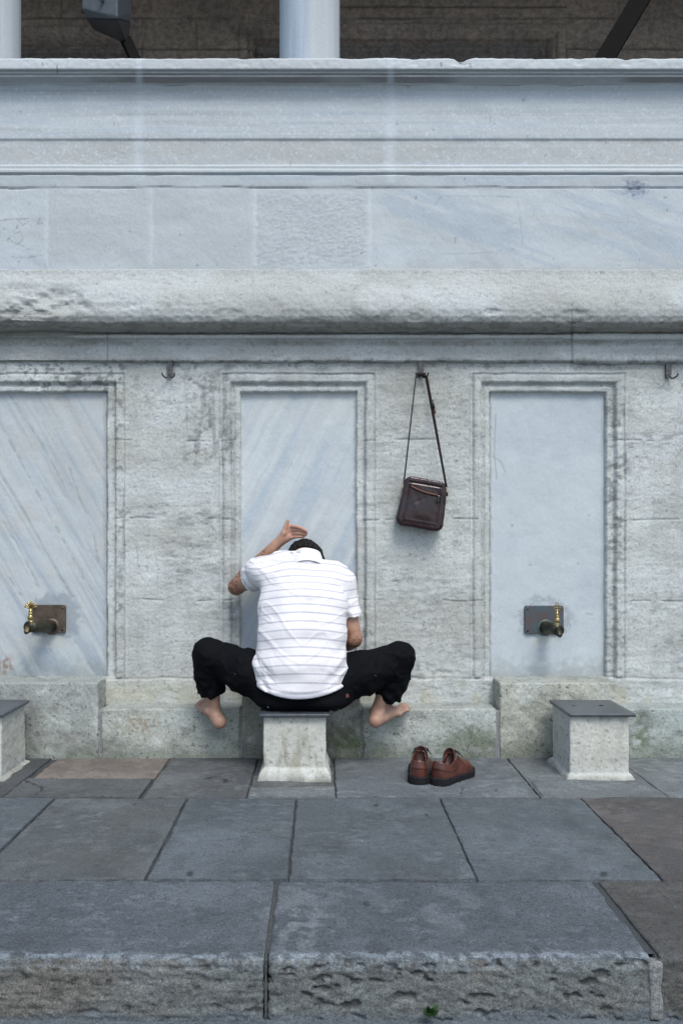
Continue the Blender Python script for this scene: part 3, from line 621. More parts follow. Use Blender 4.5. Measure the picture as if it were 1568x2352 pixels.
def stcol(seed, base, kind, warm):
    pv = pvcol(seed, base, tuple(x * .8 for x in base))
    def f(P, N):
        C = pv(P, np.tile([[0, 0, 1.]], (len(P), 1))); fr = ss(.75, .35, N[:, 2])
        fc = np.array([.135, .142, .140] if not warm else [.09, .088, .08], F32)[None] * (.65 + .7 * fbm(P[:, 0] * 14, P[:, 2] * 40, 4, seed + 8))[:, None]
        fc = lerp3(fc, [.15, .13, .11], ss(.5, .7, fbm(P[:, 0] * 5, P[:, 2] * 4, 3, seed + 9)) * .6)
        fc = lerp3(fc, [.05, .05, .05], ss(.56, .70, fbm(P[:, 0] * 45, P[:, 2] * 80, 4, seed + 11)) * .6)
        big = fbm(P[:, 0] * 24, P[:, 2] * 55, 3, seed + 5); fc = lerp3(fc, [.035, .035, .035], (1 - ss(.22 if kind == 0 else .26, .30 if kind == 0 else .34, big)) * .7)
        cem = ss(-.125, -.142, P[:, 2] + (fbm(P[:, 0] * 9, P[:, 2] * 9, 3, 777) - .5) * .05); fc = lerp3(fc, [.11, .125, .14], cem * .85)
        C = C * (1 - fr[:, None]) + fc * fr[:, None]
        wear = np.exp(-((P[:, 1] - (YA + .012)) / .014)**2) * (P[:, 2] > -.03) * ss(.40, .55, fbm(P[:, 0] * 60, P[:, 1] * 60 + P[:, 2] * 60, 3, 778))
        C = lerp3(C, [.17, .185, .20], (blob(VPX + P[:, 0] * FPX / P[:, 1], VPY + CAMH * FPX / P[:, 1], 690, 2120, 90, 90) * ss(.44, .62, fbm3(*(P.T * 40), 4, 779)) + .5 * blob(P[:, 0], P[:, 1], .3, 2.2, .25, .15) * ss(.45, .65, fbm3(*(P.T * 12), 4, 780))) * top_(N) * .8)
        return lerp3(C, [.30, .34, .38], wear * (.5 if not warm else .12))
    return f
parts = []
rowC = [(-2.9, -1.5, 0, 0), (-1.5, -.136, 0, 0), (-.132, .784, 1, 0), (.792, 1.75, 1, 1), (1.75, 3.1, 1, 0)]
for i, (a, b, k, wm) in enumerate(rowC):
    near = i in (1, 2, 3)
    parts.append(rbox((a + .003, YA, -.18), (b - .003, YC - .002, .001 * (i % 2)), .0045 if near else .02, .011, stdisp(800 + 20 * i, k), stcol(800 + 20 * i, (.076, .087, .100) if not wm else (.060, .058, .055), k, wm), 'xXyYZ'))
V_, F_, C_ = cat(parts); tag(mk('step', V_, F_, M_step, None, C_), kind='structure')
# cement smeared in the right joint of the step
V_, F_, C_ = rbox((.773, YA - .004, -.15), (.806, YA + .03, -.012), .004, .008, lambda P, N: (fbm3(*(P.T * 30), 3, 881) - .5) * .02, lambda P, N: np.ones((len(P), 3), F32) * .19, 'xXyYzZ')
V2_, F2_, C2_ = rbox((-.1375, YA + .004, -.15), (-.1305, YC - .002, -.006), .006, .003, lambda P, N: (fbm3(*(P.T * 40), 3, 883) - .5) * .005, lambda P, N: np.ones((len(P), 3), F32) * .065 * (.7 + .6 * fbm3(*(P.T * 50), 3, 884))[:, None])
V_, F_, C_ = cat([(V_, F_, C_), (V2_, F2_, C2_)])
o = mk('joint_mortar', V_, F_, M_pave, None, C_); tag(o, kind='structure')
# street in front of the step
x = np.concatenate([[-60, -20, -6], np.arange(-1.6, 1.7, .01), [6, 20, 60]]); y = np.concatenate([[-60, -20, -5, 0, 1], np.arange(1.5, 2.02, .01)])
X, Y = np.meshgrid(x, y); Zg = -.150 + (fbm(X * 8, Y * 8, 4, 901) - .5) * .014
Cg = np.ones(X.shape + (3,)) * np.array([.10, .115, .13]) * (.7 + .6 * fbm(X * 12, Y * 12, 4, 902))[..., None]
tag(mk('street', np.stack([X, Y, Zg], -1).reshape(-1, 3), gridf(*X.shape), M_pave, None, Cg.reshape(-1, 3)), kind='structure')
v = np.array([[-60, 2, -.155], [60, 2, -.155], [60, 90, -.155], [-60, 90, -.155]], float)
tag(mk('ground', v, np.array([[0, 1, 2, 3]]), M_pave, None, np.tile([[.1, .11, .12]], (4, 1))), kind='structure')

# ================================================================ gallery behind the parapet
M_gfloor = stone('gallery_floor', base=(.18, .17, .16))
YG = 6.1
X, Z = np.meshgrid(np.arange(-4, 4.4, .012), np.arange(2.95, 6.6, .012)); X = X.astype(F32); Z = Z.astype(F32)
U = VPX + X * FPX / YG; V = VPY - (Z - CAMH) * FPX / YG
Yg = (fbm(X * 6, Z * 12, 4, 950) - .5) * .02
def frame_e(u0, u1, v0): return np.maximum(np.maximum(u0 - U, U - u1), v0 - V)
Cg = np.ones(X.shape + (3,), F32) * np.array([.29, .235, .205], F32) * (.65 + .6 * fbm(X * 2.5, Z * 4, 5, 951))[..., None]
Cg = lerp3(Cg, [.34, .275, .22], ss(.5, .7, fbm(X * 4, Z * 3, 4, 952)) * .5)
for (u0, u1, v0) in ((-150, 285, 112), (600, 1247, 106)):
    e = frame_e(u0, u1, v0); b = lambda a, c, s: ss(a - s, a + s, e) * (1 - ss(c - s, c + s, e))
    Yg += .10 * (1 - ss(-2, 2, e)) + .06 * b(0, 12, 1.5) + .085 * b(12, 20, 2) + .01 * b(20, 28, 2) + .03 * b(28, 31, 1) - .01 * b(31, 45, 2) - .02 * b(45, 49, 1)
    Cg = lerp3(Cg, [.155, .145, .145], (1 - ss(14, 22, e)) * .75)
for (v0, u0, u1) in ((42, -500, 2500), (112, 310, 640), (112, 1300, 2500), (15, 700, 1300)):
    j = (1 - ss(.5, 2, np.abs(V - v0 - (fbm(X * 2, X * 0, 3, 953) - .5) * 4))) * (U > u0) * (U < u1); Yg += .02 * j; Cg = lerp3(Cg, [.06, .05, .045], j * .7)
for (u0, v0, v1) in ((1300, 45, 135), (140, 0, 42), (610, 0, 42), (1420, 0, 42), (328, 45, 140), (450, 45, 112)):
    j = (1 - ss(.5, 1.8, np.abs(U - u0 - (fbm(Z * 4, X * 0, 3, 954) - .5) * 4))) * (V > v0) * (V < v1); Yg += .01 * j; Cg = lerp3(Cg, [.07, .06, .05], j * .5)
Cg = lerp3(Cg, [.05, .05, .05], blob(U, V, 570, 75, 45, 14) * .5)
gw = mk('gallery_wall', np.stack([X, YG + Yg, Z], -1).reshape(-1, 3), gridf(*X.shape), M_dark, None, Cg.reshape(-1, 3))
tag(gw, 'shadowed brown stone wall with recessed moulded panels behind the parapet', 'wall')
p = [rbox((-4, 4.3, 2.85), (4.4, 6.3, 2.95), 1, .005)]; V_, F_, _ = cat(p); tag(mk('gallery_floor', V_, F_, M_gfloor), kind='structure')
p = [rbox((-4, 3.9, 6.3), (4.4, 6.4, 6.5), 1, .005), rbox((-4.1, 4.0, 2.85), (-4, 6.3, 6.3), 1, .005), rbox((4.4, 4.0, 2.85), (4.5, 6.3, 6.3), 1, .005), rbox((-4, 3.95, 5.35), (4.4, 4.35, 6.31), 1, .005)]
V_, F_, _ = cat(p); tag(mk('gallery_ceiling', V_, F_, M_gfloor), kind='structure')

def column(u, label):
    Yc = 4.22; X0 = (u - VPX) * Yc / FPX; r = .153
    prof = [(r + .055, 3.19), (r + .058, 3.21), (r + .05, 3.235), (r + .012, 3.25), (r + .004, 3.28), (r, 3.4), (r - .006, 4.4), (r - .012, 5.1), (r + .04, 5.16), (r + .05, 5.22), (r + .05, 5.35)]
    prof = [(r + .002, 3.15)] + [(r, 3.19 + .02 * i) for i in range(1, 96)] + [(r + .04, 5.12), (r + .06, 5.2), (r + .06, 5.36)]
    V_, F_ = tube([(0, 0, z) for _, z in prof], [q for q, _ in prof], 96, False)
    V_ = V_ + np.array([X0, Yc, 0]); V_ = V_.astype(float)
    a = np.arctan2(V_[:, 1] - Yc, V_[:, 0] - X0); xx = V_[:, 0] - X0
    st = fbm(a * 9, V_[:, 2] * 1.2, 4, int(u) + 960); st2 = fbm(a * 30, V_[:, 2] * 3, 4, int(u) + 963)
    C_ = np.ones((len(V_), 3), F32) * np.array([.40, .45, .52], F32) * (.75 + .45 * st)[:, None]
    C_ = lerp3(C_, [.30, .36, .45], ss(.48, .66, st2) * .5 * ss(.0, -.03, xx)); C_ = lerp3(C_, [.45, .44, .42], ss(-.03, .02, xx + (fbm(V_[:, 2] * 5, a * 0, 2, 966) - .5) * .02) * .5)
    c = mk('marble_column', V_, F_, M_marble, None, C_); tag(c, label, 'column', 'marble columns on the parapet'); return c
column(711, 'round grey marble column standing on the parapet above the man')
column(-24, 'round bluish marble column cut off by the left edge of the view')
# ================================================================ the man
def unit(a): a = np.asarray(a, float); return a / (np.linalg.norm(a) + 1e-12)
def mid(a, b, t=.5): return np.asarray(a) * (1 - t) + np.asarray(b) * t
HEADC = W(700, 1291, 3.785)
hc = unit([0.02, 0.93, -0.36])                 # towards the crown
hf = unit([0.0, -0.36, -0.93])                 # towards the face (down)
hx = unit(np.cross(hf, hc)); hf = np.cross(hc, hx); HR = np.stack([hx, hf, hc], 1)
shL, shR = W(606, 1312, 3.70), W(784, 1338, 3.69)
elL, wrL = W(543, 1348, 3.82), W(634, 1251, 3.82)
elR, wrR = W(812, 1468, 3.66), W(768, 1486, 3.80)
hipL, hipR = W(652, 1588, 3.52), W(733, 1588, 3.52)
knL, knR = W(481, 1504, 3.62), W(916, 1512, 3.62)
anL, anR = W(489, 1632, 3.665), W(868, 1634, 3.655)
cuL, cuR = W(486, 1592, 3.66), W(889, 1606, 3.66)
TORSO = [(np.array([W(690, 0, 3.53)[0], 3.530, .33]), .207, .146), (np.array([W(691, 0, 3.53)[0], 3.530, .45]), .202, .140), (np.array([W(693, 0, 3.55)[0], 3.552, .58]), .184, .128),
         (np.array([W(695, 0, 3.6)[0], 3.605, .70]), .190, .120), (np.array([W(696, 0, 3.67)[0], 3.665, .785]), .186, .108), (np.array([W(698, 0, 3.72)[0], 3.722, .812]), .150, .085)]
def shrink(nodes, k): return [(c, a - k, b - k) for c, a, b in nodes]
def finger(p, pts, r0, r1):
    d = None; n = len(pts) - 1
    for i in range(n):
        a = r0 + (r1 - r0) * i / n; b = r0 + (r1 - r0) * (i + 1) / n; e = cone(p, pts[i], pts[i + 1], a, b); d = e if d is None else smin(d, e, .0015)
    return d
def handL(p):
    w0 = wrL; k = [W(666, 1208, 3.805), W(669, 1217, 3.812), W(670, 1227, 3.815), W(667, 1236, 3.815)]
    d = cone(p, w0, mid(w0, W(663, 1222, 3.812), .35), .0215, .021)
    for i, q in enumerate(k): d = smin(d, cone(p, mid(w0, q, .30), q, .0150, .0102), .010)
    d = smin(d, cone(p, W(641, 1244, 3.812), W(652, 1224, 3.800), .016, .014), .010)      # ball of the thumb
    d = smin(d, cone(p, W(650, 1238, 3.812), W(662, 1232, 3.812), .014, .012), .008)
    d = smin(d, finger(p, [W(650, 1226, 3.800), W(656, 1210, 3.795), W(661, 1196, 3.792)], .0115, .0078), .006)
    F = [[k[0], W(682, 1210, 3.778), W(694, 1214, 3.768), W(702, 1219, 3.760)], [k[1], W(684, 1217, 3.784), W(696, 1220, 3.773), W(704, 1224, 3.766)],
         [k[2], W(683, 1225, 3.788), W(695, 1226, 3.777), W(702, 1229, 3.770)], [k[3], W(680, 1233, 3.792), W(689, 1233, 3.783), W(697, 1233, 3.777)]]
    for f, r in zip(F, (.0094, .0094, .0090, .0080)): d = smin(d, finger(p, f, r, r * .75), .0015)
    return d
def handR(p):                                      # held out towards the water, palm up
    w0 = wrR; ax = unit([-0.75, .62, -.05]); up = np.array([0, .08, .99]); sd_ = unit(np.cross(ax, up)); up = np.cross(sd_, ax)
    d = cone(p, w0, w0 + ax * .03, .021, .02)
    for i, (o, l, r) in enumerate(((.030, .070, .0088), (.010, .080, .0092), (-.010, .074, .0086), (-.029, .056, .0076))):
        q = w0 + ax * (.088 - abs(o) * .25) + sd_ * o; d = smin(d, cone(p, w0 + ax * .03 + sd_ * o * .6, q, .015, .010), .01)
        a = q + ax * l * .42 + up * .004; b = a + ax * l * .28 + up * .014; c = b + ax * l * .16 + up * .016; d = smin(d, finger(p, [q, a, b, c], r, r * .78), .002)
    t0 = w0 + ax * .03 + sd_ * .028; d = smin(d, finger(p, [w0 + ax * .02 + sd_ * .012, t0 + sd_ * .012, t0 + ax * .03 + sd_ * .024 + up * .01, t0 + ax * .055 + sd_ * .02 + up * .018], .013, .0085), .006)
    return d
def foot(p, an, heel, ball, toe_dir, side, L=.07):
    h = cone(p, heel, mid(heel, ball, .3), .026, .022)
    ins = mid(an, ball, .55) + np.array([0, 0, .002])
    d = smin(h, cone(p, an, ins, .031, .021), .02); d = smin(d, cone(p, ins, ball, .026, .021), .02); d = smin(d, cone(p, heel, ball, .022, .017), .02)
    d = smin(d, cone(p, an, heel, .026, .025), .015)
    t = unit(toe_dir); s = unit(np.cross(t, [0, 0, 1])) * side
    b0 = ball + s * .026; b1 = ball - s * .030 - t * .012
    d = smin(d, cone(p, b0, b1, .016, .013), .015)
    for i, (o, l, r) in enumerate(((.030, .062, .0120), (.012, .060, .0088), (-.005, .053, .0082), (-.021, .044, .0078), (-.036, .034, .0074))):
        a = ball + s * o * .85 + t * .004; b = ball + s * o + t * l * .7 + np.array([0, 0, .003]); c = ball + s * o + t * l - np.array([0, 0, .004]); d = smin(d, finger(p, [a, b, c], r * 1.0, r), .0015)
    for sg in (1, -1): d = smin(d, ell(p, an + s * sg * .030 + np.array([0, 0, .0]), (.012, .013, .014)), .010)     # ankle bones
    return d
heelL, ballL = W(504, 1658, 3.635), W(474, 1626, 3.728)
heelR, ballR = W(862, 1655, 3.615), W(913, 1634, 3.716)
tdL, tdR = unit([-.14, .16, .11]), unit([.25, .13, .10])
def head(p):
    d = ell(p, HEADC, (.076, .092, .108), HR)
    d = smin(d, ell(p, HEADC + hf * .045 - hc * .045, (.058, .055, .07), HR), .03)       # jaw
    d = smin(d, ell(p, HEADC + hf * .088 - hc * .088, (.022, .018, .02), HR), .015)      # chin
    nose = cone(p, HEADC + hf * .092 + hc * .008, HEADC + hf * .116 - hc * .034, .008, .014); d = smin(d, nose, .008)
    d = smin(d, cone(p, HEADC + hf * .088 + hc * .022 + hx * .035, HEADC + hf * .088 + hc * .022 - hx * .035, .010, .010), .010)
    for s in (1, -1):
        d = smax(d, -ell(p, HEADC + hf * .097 + hc * .004 + hx * .032 * s, (.014, .010, .008), HR), .008)
        d = smin(d, ell(p, HEADC + hf * .088 + hc * .004 + hx * .032 * s, (.011, .011, .011)), .003)
        er = ell(p, HEADC + hx * s * .080 + hf * .012 - hc * .012, (.008, .018, .030), HR); er = smax(er, -ell(p, HEADC + hx * s * .090 + hf * .012 - hc * .010, (.008, .010, .019), HR), .004)
        d = smin(d, er, .006)
    for s, o in ((1, .056), (1, .068)): d = smin(d, cone(p, HEADC + hf * .093 - hc * o + hx * .02, HEADC + hf * .093 - hc * o - hx * .02, .006, .006), .004)
    return d
NB = W(704, 1304, 3.70)
def body_f(p):
    T2 = shrink(TORSO, .018); T2[0] = (T2[0][0] + np.array([0, 0, .10]), T2[0][1], T2[0][2] - .01); d = spine(p, T2[:1] + T2[2:]); d = smin(d, ell(p, W(690, 1575, 3.55), (.15, .09, .065)), .03)
    for s_, e_ in ((shL, elL), (shR, elR)):
        d = smin(d, cone(p, s_, mid(s_, e_, .5), .050, .041), .03)
    d = smin(d, cone(p, mid(shL, elL, .4), elL, .042, .036), .015); d = smin(d, cone(p, mid(shR, elR, .4), elR, .044, .036), .015)
    for e_, w_ in ((elL, wrL), (elR, wrR)):
        m_ = mid(e_, w_, .28); d = smin(d, cone(p, e_, m_, .037, .040), .012); d = smin(d, cone(p, m_, w_, .040, .0235), .012)
    d = smin(d, cone(p, NB - [0, 0, .01], HEADC - hc * .04, .048, .050), .03); d = smin(d, head(p), .02)
    for h_, k_, a_ in ((hipL, knL, anL), (hipR, knR, anR)):
        d = smin(d, cone(p, h_, k_, .075, .050), .02); c_ = mid(k_, a_, .35) + np.array([0, -.012, 0])
        d = smin(d, cone(p, k_, c_, .048, .044), .02); d = smin(d, cone(p, c_, a_, .044, .0315), .02)
    d = smin(d, foot(p, anL, heelL, ballL, tdL, 1), .015); d = smin(d, foot(p, anR, heelR, ballR, tdR, -1), .015)
    d = smin(d, handL(p), .008); d = smin(d, handR(p), .008)
    return d
man = empty('person', (float(W(690, 0, 3.53)[0]), 3.53, .295), 'seated man from behind in striped white polo and black trousers, one hand over his head', 'person')#, 'person')
V_, F_ = nets(body_f, (-.62, 3.36, .08), (.50, 3.96, 1.10), .0030); V_ = relax(V_, F_, 1, .4)
# skin colour: hands, heels and toes pinker, forearms browner with dark hair
P = V_.astype(F32); Cb = np.ones((len(P), 3), F32) * np.array([.40, .235, .165], F32)
arm = np.minimum(cone(P, elL, wrL, 0, 0), cone(P, elR, wrR, 0, 0)); armm = ss(.075, .05, arm)
tl = ((P - elL) @ (wrL - elL)) / ((wrL - elL) @ (wrL - elL)); tl = np.clip(tl, 0, 1)
Cb = lerp3(Cb, [.285, .150, .095], np.clip(armm * (1 - ss(.80, 1.05, tl)), 0, 1))
hair_n = ss(.50, .62, fbm3(P[:, 0] * 110 + P[:, 2] * 90, P[:, 1] * 60, P[:, 2] * 140 - P[:, 0] * 30, 3, 31))
Cb = lerp3(Cb, [.07, .04, .03], np.clip(armm * hair_n * (1 - ss(.72, .95, tl)), 0, 1) * .75)
hp = W(668, 1222, 3.8); hm = np.exp(-(((P - hp)**2).sum(1)) / .045**2); Cb = lerp3(Cb, [.56, .32, .25], hm * .8)
tip = np.exp(-(((P - W(702, 1222, 3.77))**2).sum(1)) / .018**2); Cb = lerp3(Cb, [.58, .26, .21], tip * .6)
legm = ss(.36, .30, P[:, 2]); Cb = lerp3(Cb, [.33, .215, .16], legm * .9)  # painted shade: skin of lower legs and feet darkened
for hl in (heelL, heelR): Cb = lerp3(Cb, [.40, .205, .16], np.exp(-(((P - hl - np.array([0, 0, -.012]))**2).sum(1)) / .035**2) * .75)
for bl in (ballR, ballL): Cb = lerp3(Cb, [.42, .28, .22], np.exp(-(((P - bl)**2).sum(1)) / .06**2) * .5)
Cb *= (.86 + .28 * fbm3(*(P.T * 60), 3, 35))[:, None]
ms, t, b = newmat('skin'); at = t.nodes.new('ShaderNodeAttribute'); at.attribute_name = 'Col'; t.links.new(at.outputs[0], b.inputs['Base Color'])
b.inputs['Roughness'].default_value = .55; b.inputs['Subsurface Weight'].default_value = .08; b.inputs['Subsurface Radius'].default_value = (.01, .004, .002)
bp = t.nodes.new('ShaderNodeBump'); bp.inputs['Strength'].default_value = .25; bp.inputs['Distance'].default_value = .001; t.links.new(noise(t, t.nodes.new('ShaderNodeTexCoord').outputs['Object'], 260, 4), bp.inputs['Height']); t.links.new(bp.outputs[0], b.inputs['Normal'])
mk('body', V_, F_, ms, man, Cb)

# hair: short black curls
def hair_f(p):
    d = ell(p, HEADC, (.088, .103, .119), HR)
    curl = fbm3(*(p.T * 95), 2, 41) - .5; curl2 = n3(p[:, 0] * 190, p[:, 1] * 190, p[:, 2] * 190, 43) - .5
    d = d - curl * .016 - curl2 * .006
    q = p - HEADC; f = q @ hf; c = q @ hc; x_ = np.abs(q @ hx)
    line = np.maximum(f - .048 - .9 * (c + .01) * (c < .055), -(c + .125))               # hairline at face and nape
    line = np.maximum(line, np.where(x_ > .06, f - .018, -1))
    d = smax(d, line, .008); return smax(d, -ell(p, HEADC, (.070, .086, .102), HR), .003)
V_, F_ = nets(hair_f, HEADC - .16, HEADC + .16, .003, slack=3)
M_hair = plain('black_hair', (.004, .0035, .0035), .6, var=.5, vs=120, bump=.8, bs=350, bdist=.002, spec=.25); mk('hair', V_, F_, M_hair, man)

# shirt
hemz = lambda x: .338 + 1.15 * (x - W(690, 0, 3.5)[0])**2
sL1 = mid(shL, elL, .52) + np.array([0, 0, .004]); sR1 = mid(shR, elR, .62); 
dLs, dRs = unit(elL - shL), unit(elR - shR)
def shirt_f(p):
    sh = spine(p, TORSO)
    sh = smin(sh, ell(p, shL + [-.004, 0, 0], (.070, .070, .066)), .035); sh = smin(sh, ell(p, shR + [.004, 0, 0], (.062, .070, .064)), .055)
    sh = smin(sh, cone(p, W(640, 1300, 3.72), W(758, 1318, 3.71), .070, .066), .03)
    sh = smin(sh, cone(p, NB - np.array([0, .02, .06]), NB + np.array([-.002, .0, -.004]), .095, .074), .03)
    slL = cone(p, shL, sL1 + dLs * .03, .062, .064); slR = cone(p, shR, sR1 + dRs * .03, .056, .060)
    slL = smax(slL, (p - sL1) @ dLs, .004); slR = smax(slR, (p - sR1) @ dRs, .004)
    d = smin(sh, slL, .022); d = smin(d, slR, .03)
    x, y, z = p.T; xc = x - W(693, 0, 3.55)[0]
    # folds: pulled cloth under the collar, bunching at the waist, creases by the arms
    up = ss(.80, .90, z); lo = ss(.62, .40, z)
    f1 = (fbm3(x * 9, y * 6, z * 42, 3, 51) - .5) * .028 * up
    f2 = (fbm3(x * 8 + z * 5 * np.sign(xc), y * 6, z * 19 - np.abs(xc) * 26, 3, 53) - .5) * .027 * lo * ss(.05, .2, np.abs(xc))
    f3 = (fbm3(x * 5, y * 5, z * 12, 2, 55) - .5) * .020 + (.5 - np.abs(fbm3(x * 6 + z * 4, y * 6, z * 13 - np.abs(xc) * 8, 2, 59) - .5) * 9).clip(0, 1) * .006
    f4 = .0028 * np.sin((z * 1.0 - np.abs(xc) * .9) * 90 + 3 * n3(x * 8, y * 8, z * 8, 56)) * ss(.08, .18, np.abs(xc)) * ss(.56, .48, z) * ss(.36, .42, z)
    f5 = (fbm3(x * 34, y * 34, z * 14, 3, 57) - .5) * .014 * np.clip(ss(.020, .0, np.minimum(slL, slR)) * ss(.11, .16, np.abs(xc)), 0, 1)
    blade = .010 * (np.exp(-((xc - .075) / .05)**2) + np.exp(-((xc + .075) / .05)**2)) * np.exp(-((z - .74) / .10)**2) - .006 * np.exp(-(xc / .03)**2) * ss(.45, .6, z) * ss(.86, .75, z)
    d = d - (f1 + f2 + f3 + f4 + f5 + blade) * ss(.3, .34, z)
    hz = hemz(x); d = d + .0035 * np.exp(-((z - hz - .020) / .0035)**2)
    d = smax(d, hz - z, .004)
    d = np.where(z < .60, smax(d, -(spine(p, shrink(TORSO, .007))) * np.where(z < .56, 1, -1e3 * 0 - 1), .002), d) if False else d
    inner = np.minimum(smax(cone(p, shL, sL1 + dLs * .06, .050, .058), ((sL1 - dLs * .03) - p) @ dLs * 1.0, .002), smax(cone(p, shR, sR1 + dRs * .06, .050, .055), ((sR1 - dRs * .03) - p) @ dRs, .002))
    d = smax(d, -inner, .002)
    if 0: nk = ell(p, NB + unit(HEADC - NB) * .075 + np.array([0, 0, .0]), (.055, .060, .050)); d = smax(d, -nk, .01)
    return d
V_, F_ = nets(shirt_f, (-.50, 3.34, .30), (.30, 3.90, 1.0), .0042); V_ = relax(V_, F_, 1, .5)
# stripes: woven into the cloth, counted along the back
vl = [1128.7 + .36 * c for c in (410, 450, 495, 535, 575, 618, 665, 715, 768, 823, 878, 935, 992, 1047, 1105, 1162, 1220, 1275)]
zk = []
for v in vl:
    Ys = 3.39
    for _ in range(12):
        z = CAMH - (v - VPY) * Ys / FPX; Ys = np.interp(z, [.33, .45, .58, .70, .785, .85, .90], [3.39, 3.395, 3.425, 3.485, 3.555, 3.63, 3.70])
    zk.append(z)
P = V_; xc = P[:, 0] - W(693, 0, 3.55)[0]
zs = P[:, 2] + .030 * (np.minimum(np.abs(xc), .2) / .2)**2.2 * ss(.30, .60, P[:, 2]) + .022 * (np.minimum(np.abs(xc), .22) / .2)**2 * ss(.60, .30, P[:, 2]) + .004 * np.sin(xc * 30) * ss(.8, .9, P[:, 2])
sc = np.interp(-zs, -np.array(zk), np.arange(len(zk)))
sc = np.where(zs > zk[0], -.3 - (zs - zk[0]) / .03, sc); sc = np.where(zs < zk[-1], 99, sc)
for s_, d_, q_ in ((shL, dLs, -1), (shR, dRs, 1)):
    al = (P - s_) @ d_; rad = np.linalg.norm(P - s_ - al[:, None] * d_, axis=1); tt = (al + .01) / .036
    lim = (xc * q_ > .168 + .02 * ss(.8, .6, P[:, 2])) & (rad < .09) & (al > .012); sc = np.where(lim, tt + .5, sc)
m, t, b = newmat('striped_cotton'); at = t.nodes.new('ShaderNodeAttribute'); at.attribute_name = 'stripe'
fr = t.nodes.new('ShaderNodeMath'); fr.operation = 'FRACT'; ad = t.nodes.new('ShaderNodeMath'); ad.operation = 'ADD'; ad.inputs[1].default_value = 100.5
t.links.new(at.outputs['Fac'], ad.inputs[0]); t.links.new(ad.outputs[0], fr.inputs[0])
rp = ramp(t, fr.outputs[0], [(.39, (.71, .715, .74)), (.43, (.46, .475, .53)), (.57, (.46, .475, .53)), (.61, (.71, .715, .74))])
t.links.new(rp, b.inputs['Base Color']); b.inputs['Roughness'].default_value = .85; b.inputs['Sheen Weight'].default_value = .15
tc = t.nodes.new('ShaderNodeTexCoord').outputs['Object']; bp = t.nodes.new('ShaderNodeBump'); bp.inputs['Strength'].default_value = .45; bp.inputs['Distance'].default_value = .004
bp.inputs['Distance'].default_value = .007; t.links.new(noise(t, tc, 22, 6, .6, .6), bp.inputs['Height']); t.links.new(bp.outputs[0], b.inputs['Normal'])
shirt = mk('shirt', V_, F_, m, man, None, {'stripe': sc})
M_coll = plain('white_cotton', (.70, .705, .73), .85, var=.03, bump=.2)
# collar: a folded band round the neck, standing up at the back
cax = unit([-.03, .60, .80]); cc_ = NB + cax * .019; cu = unit([1, 0, 0] - cax * cax[0]); cv = np.cross(cax, cu)
prof = [(-.035, .084), (-.020, .0815), (-.006, .079), (.010, .0745), (.026, .0705), (.038, .0680), (.044, .0672), (.045, .0645), (.038, .0625), (.010, .0625), (-.030, .064)]
V2 = []; n = 64
for k in range(n):
    a = 2 * math.pi * k / n; back = max(0, -math.sin(a) if cv[1] > 0 else math.sin(a))
    for (h_, r_) in prof:
        rr = r_ + .0012 * math.sin(a * 5 + h_ * 90); V2.append(cc_ + cax * (h_ - .010 * (1 - math.cos(a) ** 2) * 0) + cu * rr * math.cos(a) * 1.0 + cv * rr * math.sin(a) * .96)
m_ = len(prof); Fq = [(k * m_ + i, ((k + 1) % n) * m_ + i, ((k + 1) % n) * m_ + i + 1, k * m_ + i + 1) for k in range(n) for i in range(m_ - 1)]
c_o = mk('collar', np.array(V2), np.array(Fq)[:, ::-1], M_coll); c_o.parent = shirt; c_o.matrix_parent_inverse = shirt.matrix_parent_inverse @ Matrix.Identity(4); c_o.matrix_parent_inverse = Matrix.Identity(4)

# trousers
PEL = W(690, 1592, 3.53)
shnL, shnR = unit(cuL - knL), unit(cuR - knR)
def trous_f(p):
    d = ell(p, W(691, 1584, 3.545), (.200, .140, .088)); d = smin(d, ell(p, W(648, 1606, 3.525), (.115, .110, .050)), .03); d = smin(d, ell(p, W(738, 1606, 3.525), (.120, .110, .052)), .03)
    for h_, k_, c_, s_ in ((hipL, knL, cuL, shnL), (hipR, knR, cuR, shnR)):
        h2 = h_ + np.array([0, .02, .008]); m_ = mid(h2, k_, .5) + np.array([0, 0, .0])
        d = smin(d, cone(p, h2, m_, .100, .092), .035); d = smin(d, cone(p, m_, k_, .094, .070), .03)
        leg = cone(p, k_ - s_ * .005, mid(k_, c_, .55), .070, .066); leg = smin(leg, cone(p, mid(k_, c_, .5), c_ + s_ * .05, .066, .054), .02)
        leg = smax(leg, (p - c_) @ s_ + .003 * (n3(p[:, 0] * 14, p[:, 1] * 14, p[:, 2] * 5, 71) - .5), .004); d = smin(d, leg, .012)
    x, y, z = p.T
    wr = (fbm3(x * 12 + z * 8, y * 12, z * 22 - x * 6, 3, 61) - .5) * .024
    cr = .004 * np.sin(((x * np.sign(x + .1)) * .75 + z * .6 + y * .3) * 120 + 4 * n3(x * 9, y * 9, z * 9, 63)) * ss(.38, .30, z) * ss(.22, .30, np.abs(x + .1))
    rg = (.5 - np.abs(fbm3(x * 11 - z * 9, y * 11, z * 13 + x * 6, 2, 65) - .5) * 7).clip(0, 1) * .009
    kf = .25 + .75 * ss(.16, .26, np.abs(x + .1)); d = d - (wr + cr + rg) * kf
    for k_, c_, s_ in ((knL, cuL, shnL), (knR, cuR, shnR)):
        d = smax(d, -smax(cone(p, mid(k_, c_, .5), c_ + s_ * .05, .050, .048), -((p - (c_ - s_ * .05)) @ s_), .002), .003)
    d = smax(d, z - .475 - 9 * (1 - np.exp(-((x + .09) / .6)**2)) * 0 - ss(.16, .22, np.abs(x + .09)) * .2, .005)
    return smax(d, .2785 - z - .06 * ss(.145, .20, np.abs(x + .1145)), .010)
